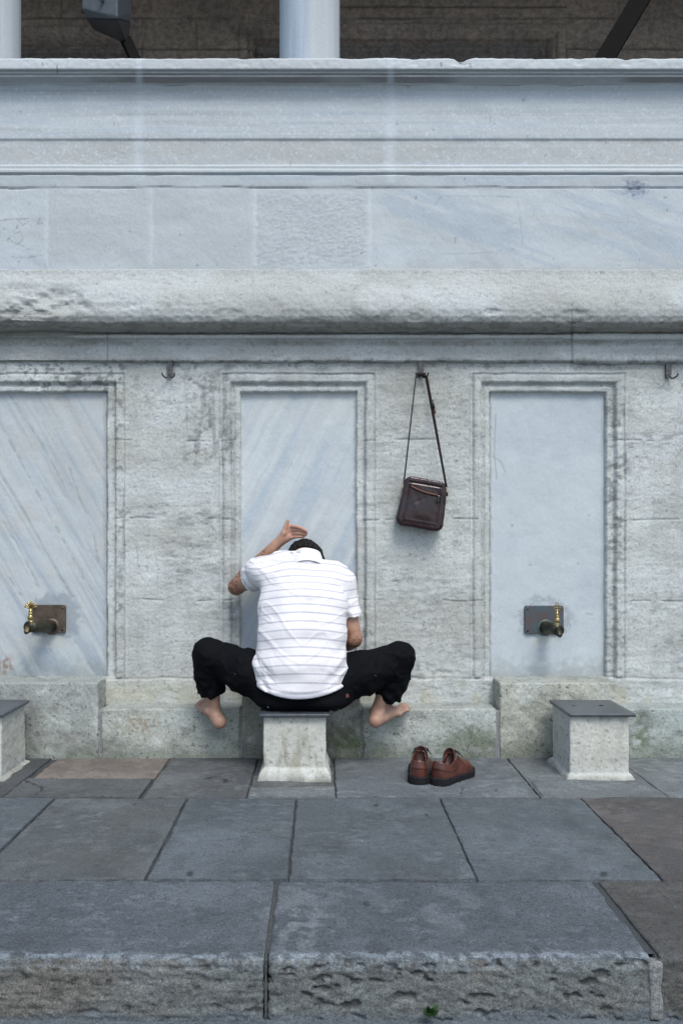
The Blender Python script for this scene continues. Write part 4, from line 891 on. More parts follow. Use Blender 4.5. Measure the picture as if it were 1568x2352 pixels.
V_, F_ = nets(trous_f, (-.66, 3.33, .12), (.50, 3.78, .62), .0045); V_ = relax(V_, F_, 1, .5)
M_tr = plain('black_cloth', (.0018, .0026, .0042), .8, var=.15, vs=60, bump=.35, bs=700, bdist=.0008, spec=.12)
tr = mk('trousers', V_, F_, M_tr, man)
M_met = plain('steel', (.13, .13, .135), .5, 1.0, var=.1); M_lab = plain('leather_label', (.16, .05, .045), .6)
def kid(o, p): o.parent = p; o.matrix_parent_inverse = Matrix.Identity(4); return o
def surf(f, u, v, y0=3.2, y1=3.9):
    """where the line of sight at this photo position meets the surface (used once to sew small things on)"""
    ys = np.arange(y0, y1, .001); pts = np.stack([W(u, v, yy) for yy in ys]).astype(F32); d = f(pts); k = np.argmax(d < 0); return pts[k] if (d < 0).any() else pts[0]
for (u, v) in ((616, 1630), (776, 1636)):
    q = surf(trous_f, u, v - 6); V_, F_ = lathe(q, [(.0, .004), (.0045, .003), (.005, 0), (.003, -.004)], 10, (0, -1, .1)); V_, F_ = lathe(q + np.array([0, .001, 0]), [(.0055, 0), (.0050, .002), (.002, .003), (.0005, .003)], 10, (0, -1, .0)); kid(mk('rivet', V_, F_, M_met), tr)
q = surf(trous_f, 795, 1599)
V_, F_, _ = rbox((-.0115, -.0025, -.008), (.0115, .0025, .008), .003, .0015); a = math.radians(-24); R_ = np.array([[math.cos(a), 0, math.sin(a)], [0, 1, 0], [-math.sin(a), 0, math.cos(a)]])
kid(mk('label', V_ @ R_.T @ np.array([[.9, .35, 0], [-.35, .9, 0], [0, 0, 1.]]).T + q, F_, M_lab), tr)
M_th = plain('thread', (.16, .12, .10), .8)
for (u, v, du) in ((539, 1547, 2), (860, 1551, 4)):
    q = surf(trous_f, u, v); q2 = surf(trous_f, u + du, v + 1.5); V_, F_ = tube([q - [0, .0008, 0], q2 - [0, .0008, 0]], .0011, 6); kid(mk('bar_tack', V_, F_, M_th), tr)
# ================================================================ seats
M_slab = plain('seat_slab_stone', (.055, .066, .078), .32, var=.25, vs=30, bump=.15, bs=150)
M_bolt = plain('bolt_hole', (.02, .02, .022), .6)
def seat(x0, x1, y0, y1, zt, px0, px1, base, label, seed, rust=True):
    s = empty('stone_seat', ((x0 + x1) / 2, (y0 + y1) / 2, 0), label, 'seat', 'low pedestal seats in front of the wall')
    def dp(P, N): return (fbm3(*(P.T * 16), 3, seed) - .5) * .007 + (fbm3(*(P.T * 90), 2, seed + 1) - .5) * .003
    def cl(P, N):
        C = np.ones((len(P), 3), F32) * np.array([.56, .545, .495], F32) * (.86 + .24 * fbm3(*(P.T * 14), 4, seed + 2))[:, None]
        st = ss(.50, .66, fbm(P[:, 0] * 32, P[:, 2] * 5, 4, seed + 3)) * ss(.24, .14, P[:, 2]); C = lerp3(C, [.33, .30, .22], st * (.65 if rust else .2))
        C = lerp3(C, [.30, .29, .26], ss(.62, .72, fbm3(*(P.T * 38), 3, seed + 4)) * .4); C = lerp3(C, [.09, .09, .08], ss(.74, .80, n3(P[:, 0] * 80, P[:, 1] * 80, P[:, 2] * 80, seed + 5) ) * .5 * (n3(*(P.T * 200), seed + 9) > .5))
        C = lerp3(C, [.55, .555, .54], ss(.06, .045, P[:, 2]) * .4); C = lerp3(C, [.20, .19, .165], ss(.035, .0, P[:, 2] + (fbm3(*(P.T * 25), 3, seed + 11) - .5) * .05) * .7); return C
    V_, F_, C_ = rbox((px0, y0 + .02, -.01), (px1, y1 - .02, zt - .012), .005, .006, dp, cl, 'xXyYZ')
    # flared cement foot
    f = base
    k = np.clip((f - V_[:, 2]) / f, 0, 1)**.55; cx, cy = (px0 + px1) / 2, (y0 + y1) / 2
    nz = fbm3(*(V_.T * 12), 2, seed + 6)[:, None]
    V_[:, 0] += np.sign(V_[:, 0] - cx) * k * .022 * (.6 + .8 * nz[:, 0]) * (np.abs(V_[:, 0] - cx) > (px1 - px0) * .47); V_[:, 1] += np.sign(V_[:, 1] - cy) * k * .022 * (.6 + .8 * nz[:, 0]) * (np.abs(V_[:, 1] - cy) > (y1 - y0) * .40)
    mk('pedestal', V_, F_, M_cem, s, C_)
    V_, F_, _ = rbox((x0, y0, zt - .0145), (x1, y1, zt), .02, .0045, lambda P, N: (fbm3(*(P.T * 7), 2, seed + 7) - .5) * .002)
    sl = mk('seat_slab', V_, F_, M_slab, s)
    for fx in (.26, .68):
        V_, F_ = lathe((x0 + (x1 - x0) * fx, y0 + (y1 - y0) * .55, zt - .002), [(.0095, 0), (.0095, .0035), (.0075, .0045), (.006, .003), (.002, .0025)], 20)
        o = mk('bolt', V_, F_, M_bolt if fx > .5 else M_slab); o.parent = sl; o.matrix_parent_inverse = Matrix.Identity(4)
    return s
YS, YSB = 3.394, 3.705
sx = lambda u: (u - VPX) * YS / FPX
seat(sx(595), sx(757), YS, YSB, .276, sx(604), sx(748), .050, 'low white cement seat with grey slab top, under the seated man', 1001)
seat(sx(1308), sx(1462), YS + .01, YSB, .276, sx(1313), sx(1450), .026, 'empty low seat with grey slab top standing to the right of the brown shoes', 1041, False)
seat(sx(8) - .28, sx(8), YS, YSB, .276, sx(0) - .255, sx(0), .010, 'empty low seat cut off by the left edge of the view', 1081)

# ================================================================ wall hooks
M_steel = plain('weathered_steel', (.085, .09, .095), .5, 0.2, var=.3, vs=80, bump=.2, c2=(.13, .135, .135))
def hookproto(u, v0, label):
    X0 = (u - VPX) * YW / FPX; Zt = CAMH - (v0 - VPY) * YW / FPX; yf = YW - .009
    h = empty('wall_hook', (X0, yf, Zt - .06), label, 'hook', 'double coat hooks along the wall')
    out = []
    for i in range(13):
        a = math.pi * i / 12; out.append((X0 + .0138 * math.cos(a), Zt - .0138 + .0138 * math.sin(a)))
    out += [(X0 - .0122, Zt - .062), (X0 + .0122, Zt - .062)]
    n = len(out); V_ = [(x_, yf - .0065, z_) for x_, z_ in out] + [(x_, yf + .006, z_) for x_, z_ in out]
    F2 = [tuple(range(n))[::-1], tuple(range(n, 2 * n))] + [(i, (i + 1) % n, n + (i + 1) % n, n + i) for i in range(n)]
    mk('back_plate', np.array(V_), F2, M_steel, h, smooth=False)
    for dz in (.043, .055):
        V_, F_ = lathe((X0, yf - .0055, Zt - dz), [(.0038, 0), (.0036, .0018), (.002, .0028), (.0004, .0028)], 12, (0, -1, 0)); mk('screw', V_, F_, M_met, h)
    for s in (-1, 1):
        pts = []
        for i in range(12):
            a = math.radians(-100 + 118 * i / 11); pts.append((X0 + s * (.012 + .0165 * math.cos(a) * 1.0), yf - .012 - .030 * ss(0, 1, np.array(i / 11.)) , Zt - .062 + .0145 * math.sin(a) - .002))
        pts = [(X0 + s * .004, yf - .004, Zt - .060)] + pts
        V_, F_ = tube(pts, [.0042] * 10 + [.0038, .0034, .0022], 10); mk('prong', V_, F_, M_steel, h)
    return h
def dup(root, loc, label):
    r = root.copy(); col.objects.link(r); r.location = loc; r['label'] = label
    for ch in list(root.children):
        c = ch.copy(); col.objects.link(c); c.parent = r; c.matrix_parent_inverse = ch.matrix_parent_inverse.copy()
        for g in ch.children: d = g.copy(); col.objects.link(d); d.parent = c
    return r
h0 = hookproto(966, 831, 'grey steel double hook that the leather bag hangs from')
dup(h0, ((391 - VPX) * YW / FPX, h0.location[1], h0.location[2] - .001), 'bare steel double hook with small holes below it, left of the middle niche')
dup(h0, ((1532 - VPX) * YW / FPX, h0.location[1], h0.location[2] - .004), 'bare steel double hook at the right edge, right of the niche with the ornate tap')

# ================================================================ leather bag
YB_ = YW - .045
M_lea = plain('dark_brown_leather', (.012, .0035, .0060), .28, var=.45, vs=10, bump=.3, bs=60, bdist=.003, c2=(.024, .007, .010), coat=.1)
M_lea2 = plain('strap_leather', (.016, .007, .008), .6, var=.4, vs=60, bump=.3)
M_brass = plain('brass', (.72, .54, .24), .30, 1.0, var=.2, vs=60)
M_zip = plain('brown_tape', (.075, .028, .018), .6); M_blk = plain('black_leather', (.010, .008, .008), .45)
bag = empty('shoulder_bag', tuple(W(966, 866, YB_)), 'dark brown leather shoulder bag hanging by its strap from the middle wall hook', 'bag')
bc = W(969, 1157, YB_); th = math.radians(-9.5); bu = np.array([math.cos(th), 0, math.sin(th)]); bv = np.array([-math.sin(th), 0, math.cos(th)]); bw = np.array([0, -1., 0])
R3 = np.stack([bu, bv, bw], 1)
def bagl(p): return (p - bc.astype(F32)) @ R3.astype(F32)
hw_, hh_ = .104, .117
def bag_f(p):
    q = bagl(p); x, y, z = q.T; fl = 1 + .06 * (-y / hh_); hx_ = hw_ * fl; x = x / fl
    dep = .030 + .006 * ss(.05, -.09, y)
    r = .036; a = np.abs(x) - (hw_ - r); b_ = np.abs(y) - (hh_ - r) ; 
    d2 = np.sqrt(np.maximum(a, 0)**2 + np.maximum(b_, 0)**2) + np.minimum(np.maximum(a, b_), 0) - r
    e = z; dz = np.abs(e) - dep
    rr = .012; d = np.sqrt(np.maximum(d2 + rr, 0)**2 + np.maximum(dz + rr, 0)**2) + np.minimum(np.maximum(d2 + rr, dz + rr), 0) - rr
    d = d - .006 * np.exp(-(x**2 + (y + .03)**2) / .06**2) * (z > 0)
    # seams of the front panel
    pr = np.minimum(np.minimum(np.abs(x + .079), np.abs(x - .080)) + 9 * (y > .085), np.abs(y + .086) + 9 * (np.abs(x) > .080)); d = d - .0016 * np.exp(-(pr / .003)**2) * (z > 0)
    gr = np.minimum(np.abs(x + .0735), np.abs(x - .0745)) + 9 * (y > .085); d = d + .003 * np.exp(-(gr / .003)**2) * (z > 0)
    tp = np.abs(y - .088 + .10 * (x + .02)**2 * 8 * .1) + 9 * (np.abs(x) > .080); d = d + .004 * np.exp(-(tp / .004)**2) * (z > 0) - .001 * np.exp(-((tp - .007) / .004)**2) * (z > 0)
    zp = np.abs(y - .062 + .022 * (x + .07) / .15 - .010 * ((x - .0) / .075)**2) + 9 * (np.abs(x) > .072); d = d + .003 * np.exp(-(zp / .0035)**2) * (z > 0)
    d = d - (fbm3(x * 14 + y * 6, y * 9, z * 9, 3, 301) - .5) * .012 - (fbm3(x * 40, y * 22 + x * 20, z * 30, 3, 303) - .5) * .003
    d = d - .0 * np.exp(-((x + .02 - (y + .05) * .5) / .006)**2) * np.exp(-((y + .05) / .025)**2) + .0015 * np.exp(-((x + .035 - (y + .0) * 1.4) / .008)**2) * np.exp(-((y - .01) / .02)**2)
    return d
V_, F_ = nets(bag_f, bc - [.15, .06, .15], bc + [.15, .06, .15], .0032, slack=3); V_ = relax(V_, F_, 1, .3)
bb = mk('bag_body', V_, F_, M_lea, bag)
def bl(x, y, z): return bc + bu * x + bv * y + bw * z
def ribbon(pts, w, th_, wd):
    V2 = []; pts = [np.array(p, float) for p in pts]; n = len(pts)
    for i, p in enumerate(pts):
        d = unit(pts[min(i + 1, n - 1)] - pts[max(i - 1, 0)]); a = unit(wd[i] - d * np.dot(wd[i], d)); b_ = np.cross(d, a)
        for sx_, sy_ in ((-1, -1), (1, -1), (1, 1), (-1, 1)): V2.append(p + a * sx_ * w / 2 + b_ * sy_ * th_ / 2)
    Fq = [(i * 4 + k, i * 4 + (k + 1) % 4, (i + 1) * 4 + (k + 1) % 4, (i + 1) * 4 + k) for i in range(n - 1) for k in range(4)] + [(0, 3, 2, 1), (n * 4 - 4, n * 4 - 3, n * 4 - 2, n * 4 - 1)]
    return np.array(V2), np.array(Fq)
zp = [bl(x, .062 - .022 * (x + .07) / .15 + .010 * (x / .075)**2, .033 + .005 * math.exp(-(x / .06)**2)) for x in np.linspace(-.070, .062, 16)]
V_, F_ = ribbon(zp, .011, .004, [bv] * 16); zo = mk('zip_pocket', V_, F_, M_zip, bag)
V_, F_, _ = xform(rbox((-.007, -.016, -.003), (.007, .016, .003), .004, .002), np.vstack([np.hstack([R3, bl(.067, .030, .037)[:, None]]), [0, 0, 0, 1]])); mk('zip_pull', V_, F_, M_blk, bag)
hkL, hkR = W(955, 861, YW - .035), W(978, 862, YW - .035)
aL, aR = bl(-.100, .072, .004), bl(.099, .092, .004)
n = 26; pts = [mid(aL, hkL, i / (n - 1)) for i in range(n)]; tw = [unit([math.cos(a_), -math.sin(a_), 0]) for a_ in np.linspace(1.32, 1.46, n)]
arc = [mid(hkL, hkR, s_) + np.array([0, .0, .006 * math.sin(math.pi * s_) - .002]) for s_ in np.linspace(.08, .92, 9)]
V1, F1 = ribbon(pts, .016, .0025, tw); V2_, F2_ = ribbon(arc, .022, .0028, [np.array([0, -.5, .9])] * 9)
pts = [mid(hkR, aR, i / (n - 1)) + np.array([0, 0, 0]) for i in range(n)]; tw = [unit([math.cos(a_), -math.sin(a_), 0]) for a_ in np.linspace(.75, 1.25, n)]
V3, F3 = ribbon(pts, .016, .0028, tw)
V_, F_, _ = cat([(V1, F1), (V2_, F2_), (V3, F3)]); st = mk('strap', V_, F_, M_lea2, bag)
bk = mid(hkR, aR, .26); dd = unit(aR - hkR); V1, F1 = ribbon([bk - dd * .020 + [.003, -.003, 0], bk + dd * .022 + [.004, -.004, 0]], .017, .008, [np.array([.8, -.6, 0])] * 2)
kid(mk('buckle', V1, F1, M_blk), st); V1, F1 = ribbon([bk + dd * .012 + [.006, -.004, 0], bk + dd * .045 + [.008, -.004, 0]], .010, .005, [np.array([.9, -.4, 0])] * 2); kid(mk('strap_end', V1, F1, M_zip), st)
for a_ in (aL, aR):
    c0 = a_ + np.array([0, -.006, -.010]); ring = [c0 + np.array([.0045 * math.cos(q), .002 * math.sin(q), .0105 * math.sin(q)]) for q in np.linspace(0, 2 * math.pi, 17)]
    V_, F_ = tube(ring, .0017, 8, False); mk('ring', V_, F_, M_brass, bag)
    V_, F_ = ribbon([c0 + [0, .004, -.004], c0 + [0, .006, -.030]], .014, .006, [np.array([.5, -.8, 0])] * 2); mk('strap_tab', V_, F_, M_lea2, bag)

# ================================================================ taps
YP = YW + .036
M_pat = plain('patinated_copper', (.14, .105, .105), .55, .25, var=.3, vs=22, bump=.3, bs=90, c2=(.060, .105, .125)); M_pat2 = plain('brown_bronze', (.115, .090, .070), .5, .55, var=.3, vs=25, bump=.3, bs=90)
M_arm = plain('dark_bronze', (.050, .050, .036), .42, .6, var=.35, vs=30, bump=.2); M_ver = plain('green_bronze', (.085, .11, .09), .6, .3, var=.4, vs=40, bump=.3)
M_gold = plain('polished_brass', (.36, .27, .11), .38, 1.0, var=.3, vs=90, bump=.2, c2=(.55, .44, .22))
M_brs2 = plain('aged_brass', (.16, .13, .07), .4, .9, var=.3, vs=90, bump=.2)
def rrplate(c, w_, h_, r, t_, mat, parent, name):
    return mk(name, *rbox((c[0] - w_ / 2, c[1] - t_, c[2] - h_ / 2), (c[0] + w_ / 2, c[1] + .008, c[2] + h_ / 2), .01, r)[:2], mat, parent)
def tap(uc, vc, wp, hp_, armend, endY, ornament, label, pm, am, side):
    k = YP / FPX; c = W(uc, vc, YP - .004)
    T = empty('water_tap', tuple(c), label, 'tap', 'water taps in the niches')
    w_, h_ = wp * k, hp_ * k; rr = .010; out = []
    for (sx_, sz_, a0) in ((1, 1, 0), (-1, 1, 90), (-1, -1, 180), (1, -1, 270)):
        for i in range(6): a = math.radians(a0 + 18 * i); out.append((c[0] + sx_ * (w_ / 2 - rr) + rr * math.cos(a), c[2] + sz_ * (h_ / 2 - rr) + rr * math.sin(a)))
    n = len(out); V_ = [(x_, c[1] - .006, z_) for x_, z_ in out] + [(x_ , c[1] + .012, z_) for x_, z_ in out]
    V_ = [(c[0] + (x_ - c[0]) * .975, c[1] - .008, c[2] + (z_ - c[2]) * .97) for x_, z_ in out] + V_
    F2 = [tuple(range(n))] + [(r_ * n + i, r_ * n + (i + 1) % n, (r_ + 1) * n + (i + 1) % n, (r_ + 1) * n + i)[::-1] for r_ in (0, 1) for i in range(n)]
    F2[0] = tuple(range(n)); F2 = [F2[0]] + F2[1:]
    mk('back_plate', np.array(V_), F2, pm, T, smooth=False)
    for sx_ in (-1, 1):
        for sz_ in (-1, 1):
            V_, F_ = lathe((c[0] + sx_ * (w_ / 2 - .014), c[1] - .007, c[2] + sz_ * (h_ / 2 - .014)), [(.0062, 0), (.0062, .002), (.0045, .0035), (.0045, .0015), (.001, .001)], 14, (0, -1, 0)); mk('screw', V_, F_, M_bolt if sz_ < 0 else pm, T)
    root = W(uc + (side * 4 if side > 0 else 6), vc + 18, YP - .01); end = W(*armend, endY)
    # spout arm: flattened, slightly flaring casting
    pts = [root, mid(root, end, .3), mid(root, end, .7), end]; rad = [.031, .029, .026, .024]
    V_, F_ = tube(pts, rad, 24); mk('spout_arm', V_, F_, am, T)
    V_, F_ = lathe(root + np.array([0, .004, .002]), [(.043, -.002), (.041, .004), (.034, .007), (.030, .010)], 24, (0, -1, 0)); mk('flange', V_, F_, M_ver if side > 0 else pm, T)
    ax_ = unit(end - root); 
    V_, F_ = tube([end - ax_ * .004, end + ax_ * .002, end + ax_ * .006, end + ax_ * .006, end - ax_ * .006], [.0245, .0275, .0265, .020, .019], 28); mk('collar', V_, F_, M_arm, T)
    nz = end + np.array([side * -.0 - .002, -.012, -.006]); nd = unit([0.05, -.75, -.65])
    V_, F_ = tube([nz - nd * .01, nz + nd * .006, nz + nd * .018, nz + nd * .026, nz + nd * .030], [.0125, .0125, .0115, .0095, .007], 36)
    ang = np.arctan2((V_ - nz) @ unit(np.cross(nd, [0, 0, 1])), (V_ - nz) @ np.cross(unit(np.cross(nd, [0, 0, 1])), nd)); ln = (V_ - nz) @ nd; rdir = V_ - nz - ln[:, None] * nd
    V_ = V_ + rdir * (.12 * np.sin(9 * (ang + ln * 60)))[:, None]; mk('nozzle', V_, F_, M_brs2 if side < 0 else M_arm, T)
    hb = end - ax_ * .012 + np.array([0, 0, .020]); z0 = hb[2]
    pr = [(.013, 0), (.012, .006), (.0085, .010), (.0105, .014), (.0115, .024), (.0095, .034), (.0065, .038), (.0095, .041), (.0095, .044), (.006, .047), (.0085, .051), (.0085, .054), (.005, .058), (.0055, .064)]
    V_, F_ = lathe(hb, [(a_ * 1.25, b_) for a_, b_ in pr], 20); hd = mk('handle', V_, F_, M_gold, T)
    tp_ = hb + np.array([0, 0, .062])
    if ornament == 'shell':
        prt = []
        for i in range(7):
            a = math.radians(-66 + 22 * i); L = .036 - .0015 * abs(i - 3); dv = np.array([math.sin(a), 0, math.cos(a)])
            prt.append(tube([tp_ - dv * .002, tp_ + dv * L * .6, tp_ + dv * L * .9, tp_ + dv * L], [.0022, .0040, .0046, .0022], 10))
        V_, F_, _ = cat(prt); kid(mk('shell_finial', V_, F_, M_gold), hd)
    else:
        prt = []
        for (dx, dz, rx) in ((0, .036, .006), (-.0065, .026, .0058), (.0065, .026, .0058), (-.010, .015, .0058), (.010, .015, .0058), (0, .016, .005)):
            ring = [tp_ + np.array([dx + rx * math.cos(q), 0, dz + rx * 1.1 * math.sin(q)]) for q in np.linspace(0, 2 * math.pi, 15)]; prt.append(tube(ring, .0018, 6, False))
        prt.append(tube([tp_ + [0, 0, .042], tp_ + [0, 0, .050]], [.0028, .0008], 8)); prt.append(tube([tp_ - [0, 0, .004], tp_ + [0, 0, .012]], [.006, .004], 10))
        V_, F_, _ = cat(prt); kid(mk('pierced_finial', V_, F_, M_gold), hd)
tap(113, 1421, 78, 64, (67, 1440), YP - .150, 'shell', 'brass tap with a shell-shaped handle on a brown plate, in the left niche', M_pat2, M_arm, -1)
tap(1248, 1423, 89, 64, (1281, 1447), YP - .150, 'pierced', 'tap with a pierced pointed handle on a greenish bluish plate, in the right niche', M_pat, M_arm, 1)

# ================================================================ shoes
M_sh = plain('brown_shoe_leather', (.066, .018, .012), .33, var=.28, vs=18, bump=.3, bs=90, bdist=.0015, c2=(.098, .030, .019), coat=.15)
M_sole = plain('black_rubber', (.008, .009, .011), .65, bump=.6, bs=160, bdist=.003, spec=.25); M_tong = plain('dark_brown_leather_tongue', (.040, .013, .010), .55); M_lin = plain('dark_lining', (.018, .008, .008), .8); M_lace = plain('dark_laces', (.016, .010, .010), .7)
def make_shoe(hx_, hy_, ang, side, label):
    S = empty('shoe', (hx_, hy_, 0), label, 'shoe', 'pair of brown leather shoes')
    ca, sa = math.cos(ang), math.sin(ang)      # ang: turn of the toe to the right of straight away
    t_ = np.array([sa, ca, 0]); s_ = np.array([ca, -sa, 0]); o = np.array([hx_, hy_, .001])
    R = np.stack([s_, t_, [0, 0, 1]], 1).astype(F32)
    L = .272
    def loc(p): return (p - o.astype(F32)) @ R
    def wide(y):       # half width along the foot, y from heel
        k = np.array([0, .01, .03, .07, .11, .16, .20, .24, .262, .272]); wv = np.array([.004, .022, .035, .038, .037, .045, .050, .043, .026, .004]); return np.interp(y, k, wv)
    def shape2(x, y, g=0):
        xo = x - side * .006 * np.sin(np.clip(y / L, 0, 1) * math.pi)
        a = np.sqrt(xo**2 + (y - .040)**2) - (.038 + g); b_ = np.sqrt(xo**2 + (y - .215)**2 * .85) - (.050 + g)
        t = np.clip((y - .04) / .175, 0, 1); m = np.abs(xo) - (.038 + .012 * ss(.35, .9, t) - .002 * np.sin(t * math.pi) + g)
        midp = np.maximum(m, np.maximum(.04 - y, y - .215)); return smin(np.minimum(a, midp), b_, .012)
    def sole_f(p):
        x, y, z = loc(p).T; top = .026 + .010 * ss(.09, .0, y) * .6 + .004 * ss(.2, .26, y); bot = .008 * ss(.20, .27, y)**2
        d2 = shape2(x, y, .005) ; tex = .0012 * np.sign(np.sin((x + y + z * 1.5) * 1100) * np.sin((x + y - z * 1.5) * 1100))
        return smax(d2 - tex * .8, np.maximum(z - top, bot - z), .003)
    def upper_out(p, g=0.0):
        x, y, z = loc(p).T
        H = np.interp(y, [-.01, .02, .05, .08, .12, .15, .18, .22, .26, .28], [.102, .102, .100, .104, .112, .098, .080, .068, .054, .044])
        zz_ = np.clip(z / H, 0, 1.3); inset = .010 * zz_**2 + .026 * np.clip(zz_ - .55, 0, 1)**1.5 * ss(.10, .18, y) * 2.0
        d2 = shape2(x, y, -.001 + g) + inset
        return smax(d2, z - H - g * .6, .014) 
    def upper_f(p):
        x, y, z = loc(p).T; d = upper_out(p)
        inn = upper_out(p, -.0075); inn = np.maximum(inn, .03 - z)
        # mouth of the shoe
        lipz = np.interp(y, [-.02, .0, .02, .045, .075, .105, .13, .15], [.100, .100, .097, .082, .076, .090, .112, .14])
        mouth = smax(np.sqrt((x / .029)**2 + ((y - .069) / .050)**2) * .029 - .029, -1 + z * 0, .004)
        d = smax(d, -np.maximum(inn, y - .16), .002)
        d = smax(d, -np.maximum(mouth, lipz * .0 + .05 - z), .003)
        cut = np.maximum(z - lipz, y - .118); d = smax(d, cut * 1.0 * (1) if False else np.where(y < .118, z - lipz, -1), .003)
        # seams and padded collar
        sm = np.abs(z - np.interp(y, [0, .05, .09, .12], [.066, .050, .047, .058])) ; d = d - .0022 * np.exp(-(np.maximum(0, (z - np.interp(y, [0, .05, .09, .12], [.068, .052, .049, .06]))) / .02)**2) * (z > np.interp(y, [0, .05, .09, .12], [.066, .050, .047, .058])) * (y < .12)
        d = d + .0012 * np.exp(-(sm / .0016)**2) * (y < .12); s2 = np.abs(y - .105 - z * .55); d = d + .0015 * np.exp(-(s2 / .0016)**2) * (z < .065)
        s3 = np.abs(y - .185 + z * .5 - 3 * x * x * 10 * .1); d = d + .001 * np.exp(-(s3 / .0016)**2)
        d = d - (fbm3(x * 30, y * 30, z * 40, 3, 311 + side) - .5) * .0035
        return np.maximum(d, .022 - z)
    V_, F_ = nets(upper_f, (hx_ - .13 if ang > 0 else hx_ - .13, hy_ - .06, .015), (hx_ + .32, hy_ + .34, .13), .0025, slack=3); V_ = relax(V_, F_, 1, .3); mk('upper', V_, F_, M_sh, S)
    V_, F_ = nets(sole_f, (hx_ - .13, hy_ - .06, -.005), (hx_ + .32, hy_ + .34, .05), .0025, slack=3); mk('sole', V_, F_, M_sole, S)
    tongue = lambda p: (lambda q: smax(ell(q, (0, .118, .088), (.029, .028, .044)), -ell(q, (0, .100, .098), (.025, .028, .047)), .003))(loc(p))
    V_, F_ = nets(tongue, (hx_ - .13, hy_ - .06, .02), (hx_ + .32, hy_ + .34, .15), .0025, slack=3); mk('tongue', V_, F_, M_tong, S)
    V_, F_ = nets(lambda p: (lambda q: ell(q, (0, .075, .034), (.030, .055, .010)))(loc(p)), (hx_ - .13, hy_ - .06, .01), (hx_ + .32, hy_ + .34, .08), .003, slack=3); mk('insole', V_, F_, M_lin, S)
    prt = []
    G = lambda x, y, z: o + s_ * x + t_ * y + np.array([0, 0, z])
    for i, yy in enumerate((.128, .142, .156)):
        zt_ = [.119, .107, .096][i]; prt.append(tube([G(-.020, yy, zt_ - .012), G(-.008, yy + .002, zt_ - .001), G(.008, yy - .002, zt_ - .001), G(.020, yy, zt_ - .012)], .0022, 6))
    for sg in (-1, 1):
        q = [G(0, .130, .120), G(sg * .014, .134, .122), G(sg * .030, .142, .113), G(sg * .028, .150, .102), G(sg * .012, .134, .117)]; prt.append(tube(q, .0020, 6)); prt.append(tube([G(0, .134, .118), G(sg * .022, .150, .112), G(sg * .040, .158, .088)], .0019, 6))
    V_, F_, _ = cat(prt); mk('laces', V_, F_, M_lace, S)
make_shoe(.386, 3.335, math.radians(12), -1, 'brown leather shoe with black sole seen from the heel, left one of the pair')
make_shoe(.453, 3.325, math.radians(38), 1, 'brown leather shoe with toe turned to the right, beside its mate on the paving')

# ================================================================ loudspeaker, pole, weed
M_sp = plain('grey_speaker_case', (.075, .090, .105), .5, var=.12, bump=.15); M_spd = plain('dark_speaker_face', (.030, .032, .034), .6, var=.15); M_blkp = plain('black_paint', (.006, .006, .006), .9, spec=.1)
YQ = 4.35
spk = empty('loudspeaker', tuple(W(245, 40, YQ)), 'grey loudspeaker on a black bracket above the parapet', 'loudspeaker')
def Q(u, v, Y): return W(u, v, Y)
fr_ = [Q(186, -150, YQ - .10), Q(268, -150, YQ - .16), Q(268, 35, YQ - .16), Q(262, 42, YQ - .16), Q(200, 40, YQ - .10), Q(190, 22, YQ - .10)]
# case: front outline with a drooping underside that tapers to the back right corner
T0 = [Q(190, -160, YQ - .02), Q(270, -160, YQ - .12), Q(302, -160, YQ + .16), Q(215, -160, YQ + .26)]
A1 = [Q(189, 20, YQ - .02), Q(270, 38, YQ - .12), Q(302, 30, YQ + .14), Q(215, 20, YQ + .24)]
A2 = [Q(198, 42, YQ + .02), Q(270, 44, YQ - .11), Q(300, 52, YQ + .14), Q(222, 46, YQ + .2)]
A3 = [Q(216, 68, YQ + .10), Q(268, 84, YQ + .02), Q(294, 103, YQ + .10), Q(236, 76, YQ + .18)]
V_ = np.array(T0 + A1 + A2 + A3); F2 = [(3, 2, 1, 0)] + [(r_ * 4 + i, r_ * 4 + (i + 1) % 4, (r_ + 1) * 4 + (i + 1) % 4, (r_ + 1) * 4 + i) for r_ in range(3) for i in range(4)] + [(12, 13, 14, 15)]
case = mk('speaker_case', V_[:12], F2[:9] + [(8, 9, 10, 11)], M_sp, spk, smooth=False)
bvm = case.modifiers.new('bevel', 'BEVEL'); bvm.width = .012; bvm.segments = 3
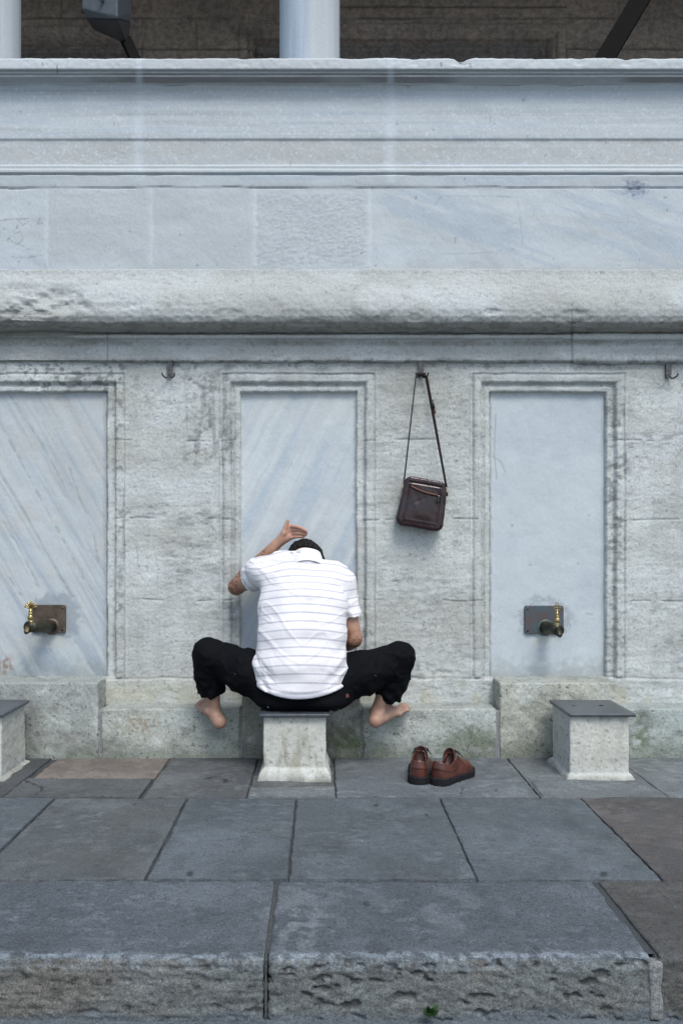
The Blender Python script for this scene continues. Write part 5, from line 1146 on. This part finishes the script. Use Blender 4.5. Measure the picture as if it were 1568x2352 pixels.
base_ = mk('speaker_underside', V_[8:] + np.array([0, 0, -.001]), [(3, 2, 1, 0), (0, 1, 5, 4), (1, 2, 6, 5), (2, 3, 7, 6), (3, 0, 4, 7), (4, 5, 6, 7)], M_spd, spk, smooth=False)
V_, F_ = tube([Q(233, -2, YQ - .085), Q(233, -2, YQ - .10)], [.014, .012], 18); mk('knob', V_, F_, M_sp, spk)
V_, F_ = tube([Q(193, 26, YQ + .05) + .011 * np.array([math.cos(a), 0, math.sin(a)]) for a in np.linspace(0, 2 * math.pi, 13)], .0025, 6, False); mk('hanging_eye', V_, F_, M_blkp, spk)
p0, p1 = Q(288, 88, YQ + .1), Q(328, 175, 4.28)
V_, F_ = ribbon([p0, p1], .055, .03, [np.array([1., .3, 0])] * 2); mk('bracket', V_, F_, M_blkp, spk, smooth=False)
p0, p1 = W(1535, -110, 4.6), W(1370, 165, 4.3)
V_, F_ = ribbon([p0, p1], .094, .05, [np.array([1., .2, .5])] * 2)
tag(mk('support_pole', V_, F_, M_blkp, None, smooth=False), 'thick black slanting pole crossing the gallery opening at the upper right', 'pole')
M_leaf = plain('leaf_green', (.035, .10, .025), .55, var=.4, vs=60)
wd = empty('weed', tuple(W(985, 2352, 1.945)), 'small green weed sprouting at the foot of the step', 'plant')
rnd = random.Random(4); Vl = []; Fl = []; b0 = np.array([W(985, 2352, 1.94)[0], 1.938, -.128])
for i in range(34):
    a = rnd.uniform(0, 6.28); el = rnd.uniform(.3, 1.4); L = rnd.uniform(.012, .030); s0 = b0 + np.array([rnd.uniform(-.008, .008), rnd.uniform(-.006, .003), rnd.uniform(0, .014)])
    d = np.array([math.cos(a) * math.cos(el), -abs(math.sin(a)) * math.cos(el) * .6, math.sin(el)]); s = unit(np.cross(d, [0, 0, 1])) * L * .28
    k = len(Vl); Vl += [s0, s0 + d * L * .5 + s, s0 + d * L, s0 + d * L * .5 - s + [0, 0, .002]]; Fl.append((k, k + 1, k + 2, k + 3))
mk('leaves', np.array(Vl), np.array(Fl), M_leaf, wd, smooth=False)
V_, F_ = tube([b0 - [0, 0, .004], b0 + [.001, 0, .012], b0 + [0, 0, .026]], [.0016, .0012, .0006], 6); mk('stem', V_, F_, M_leaf, wd)
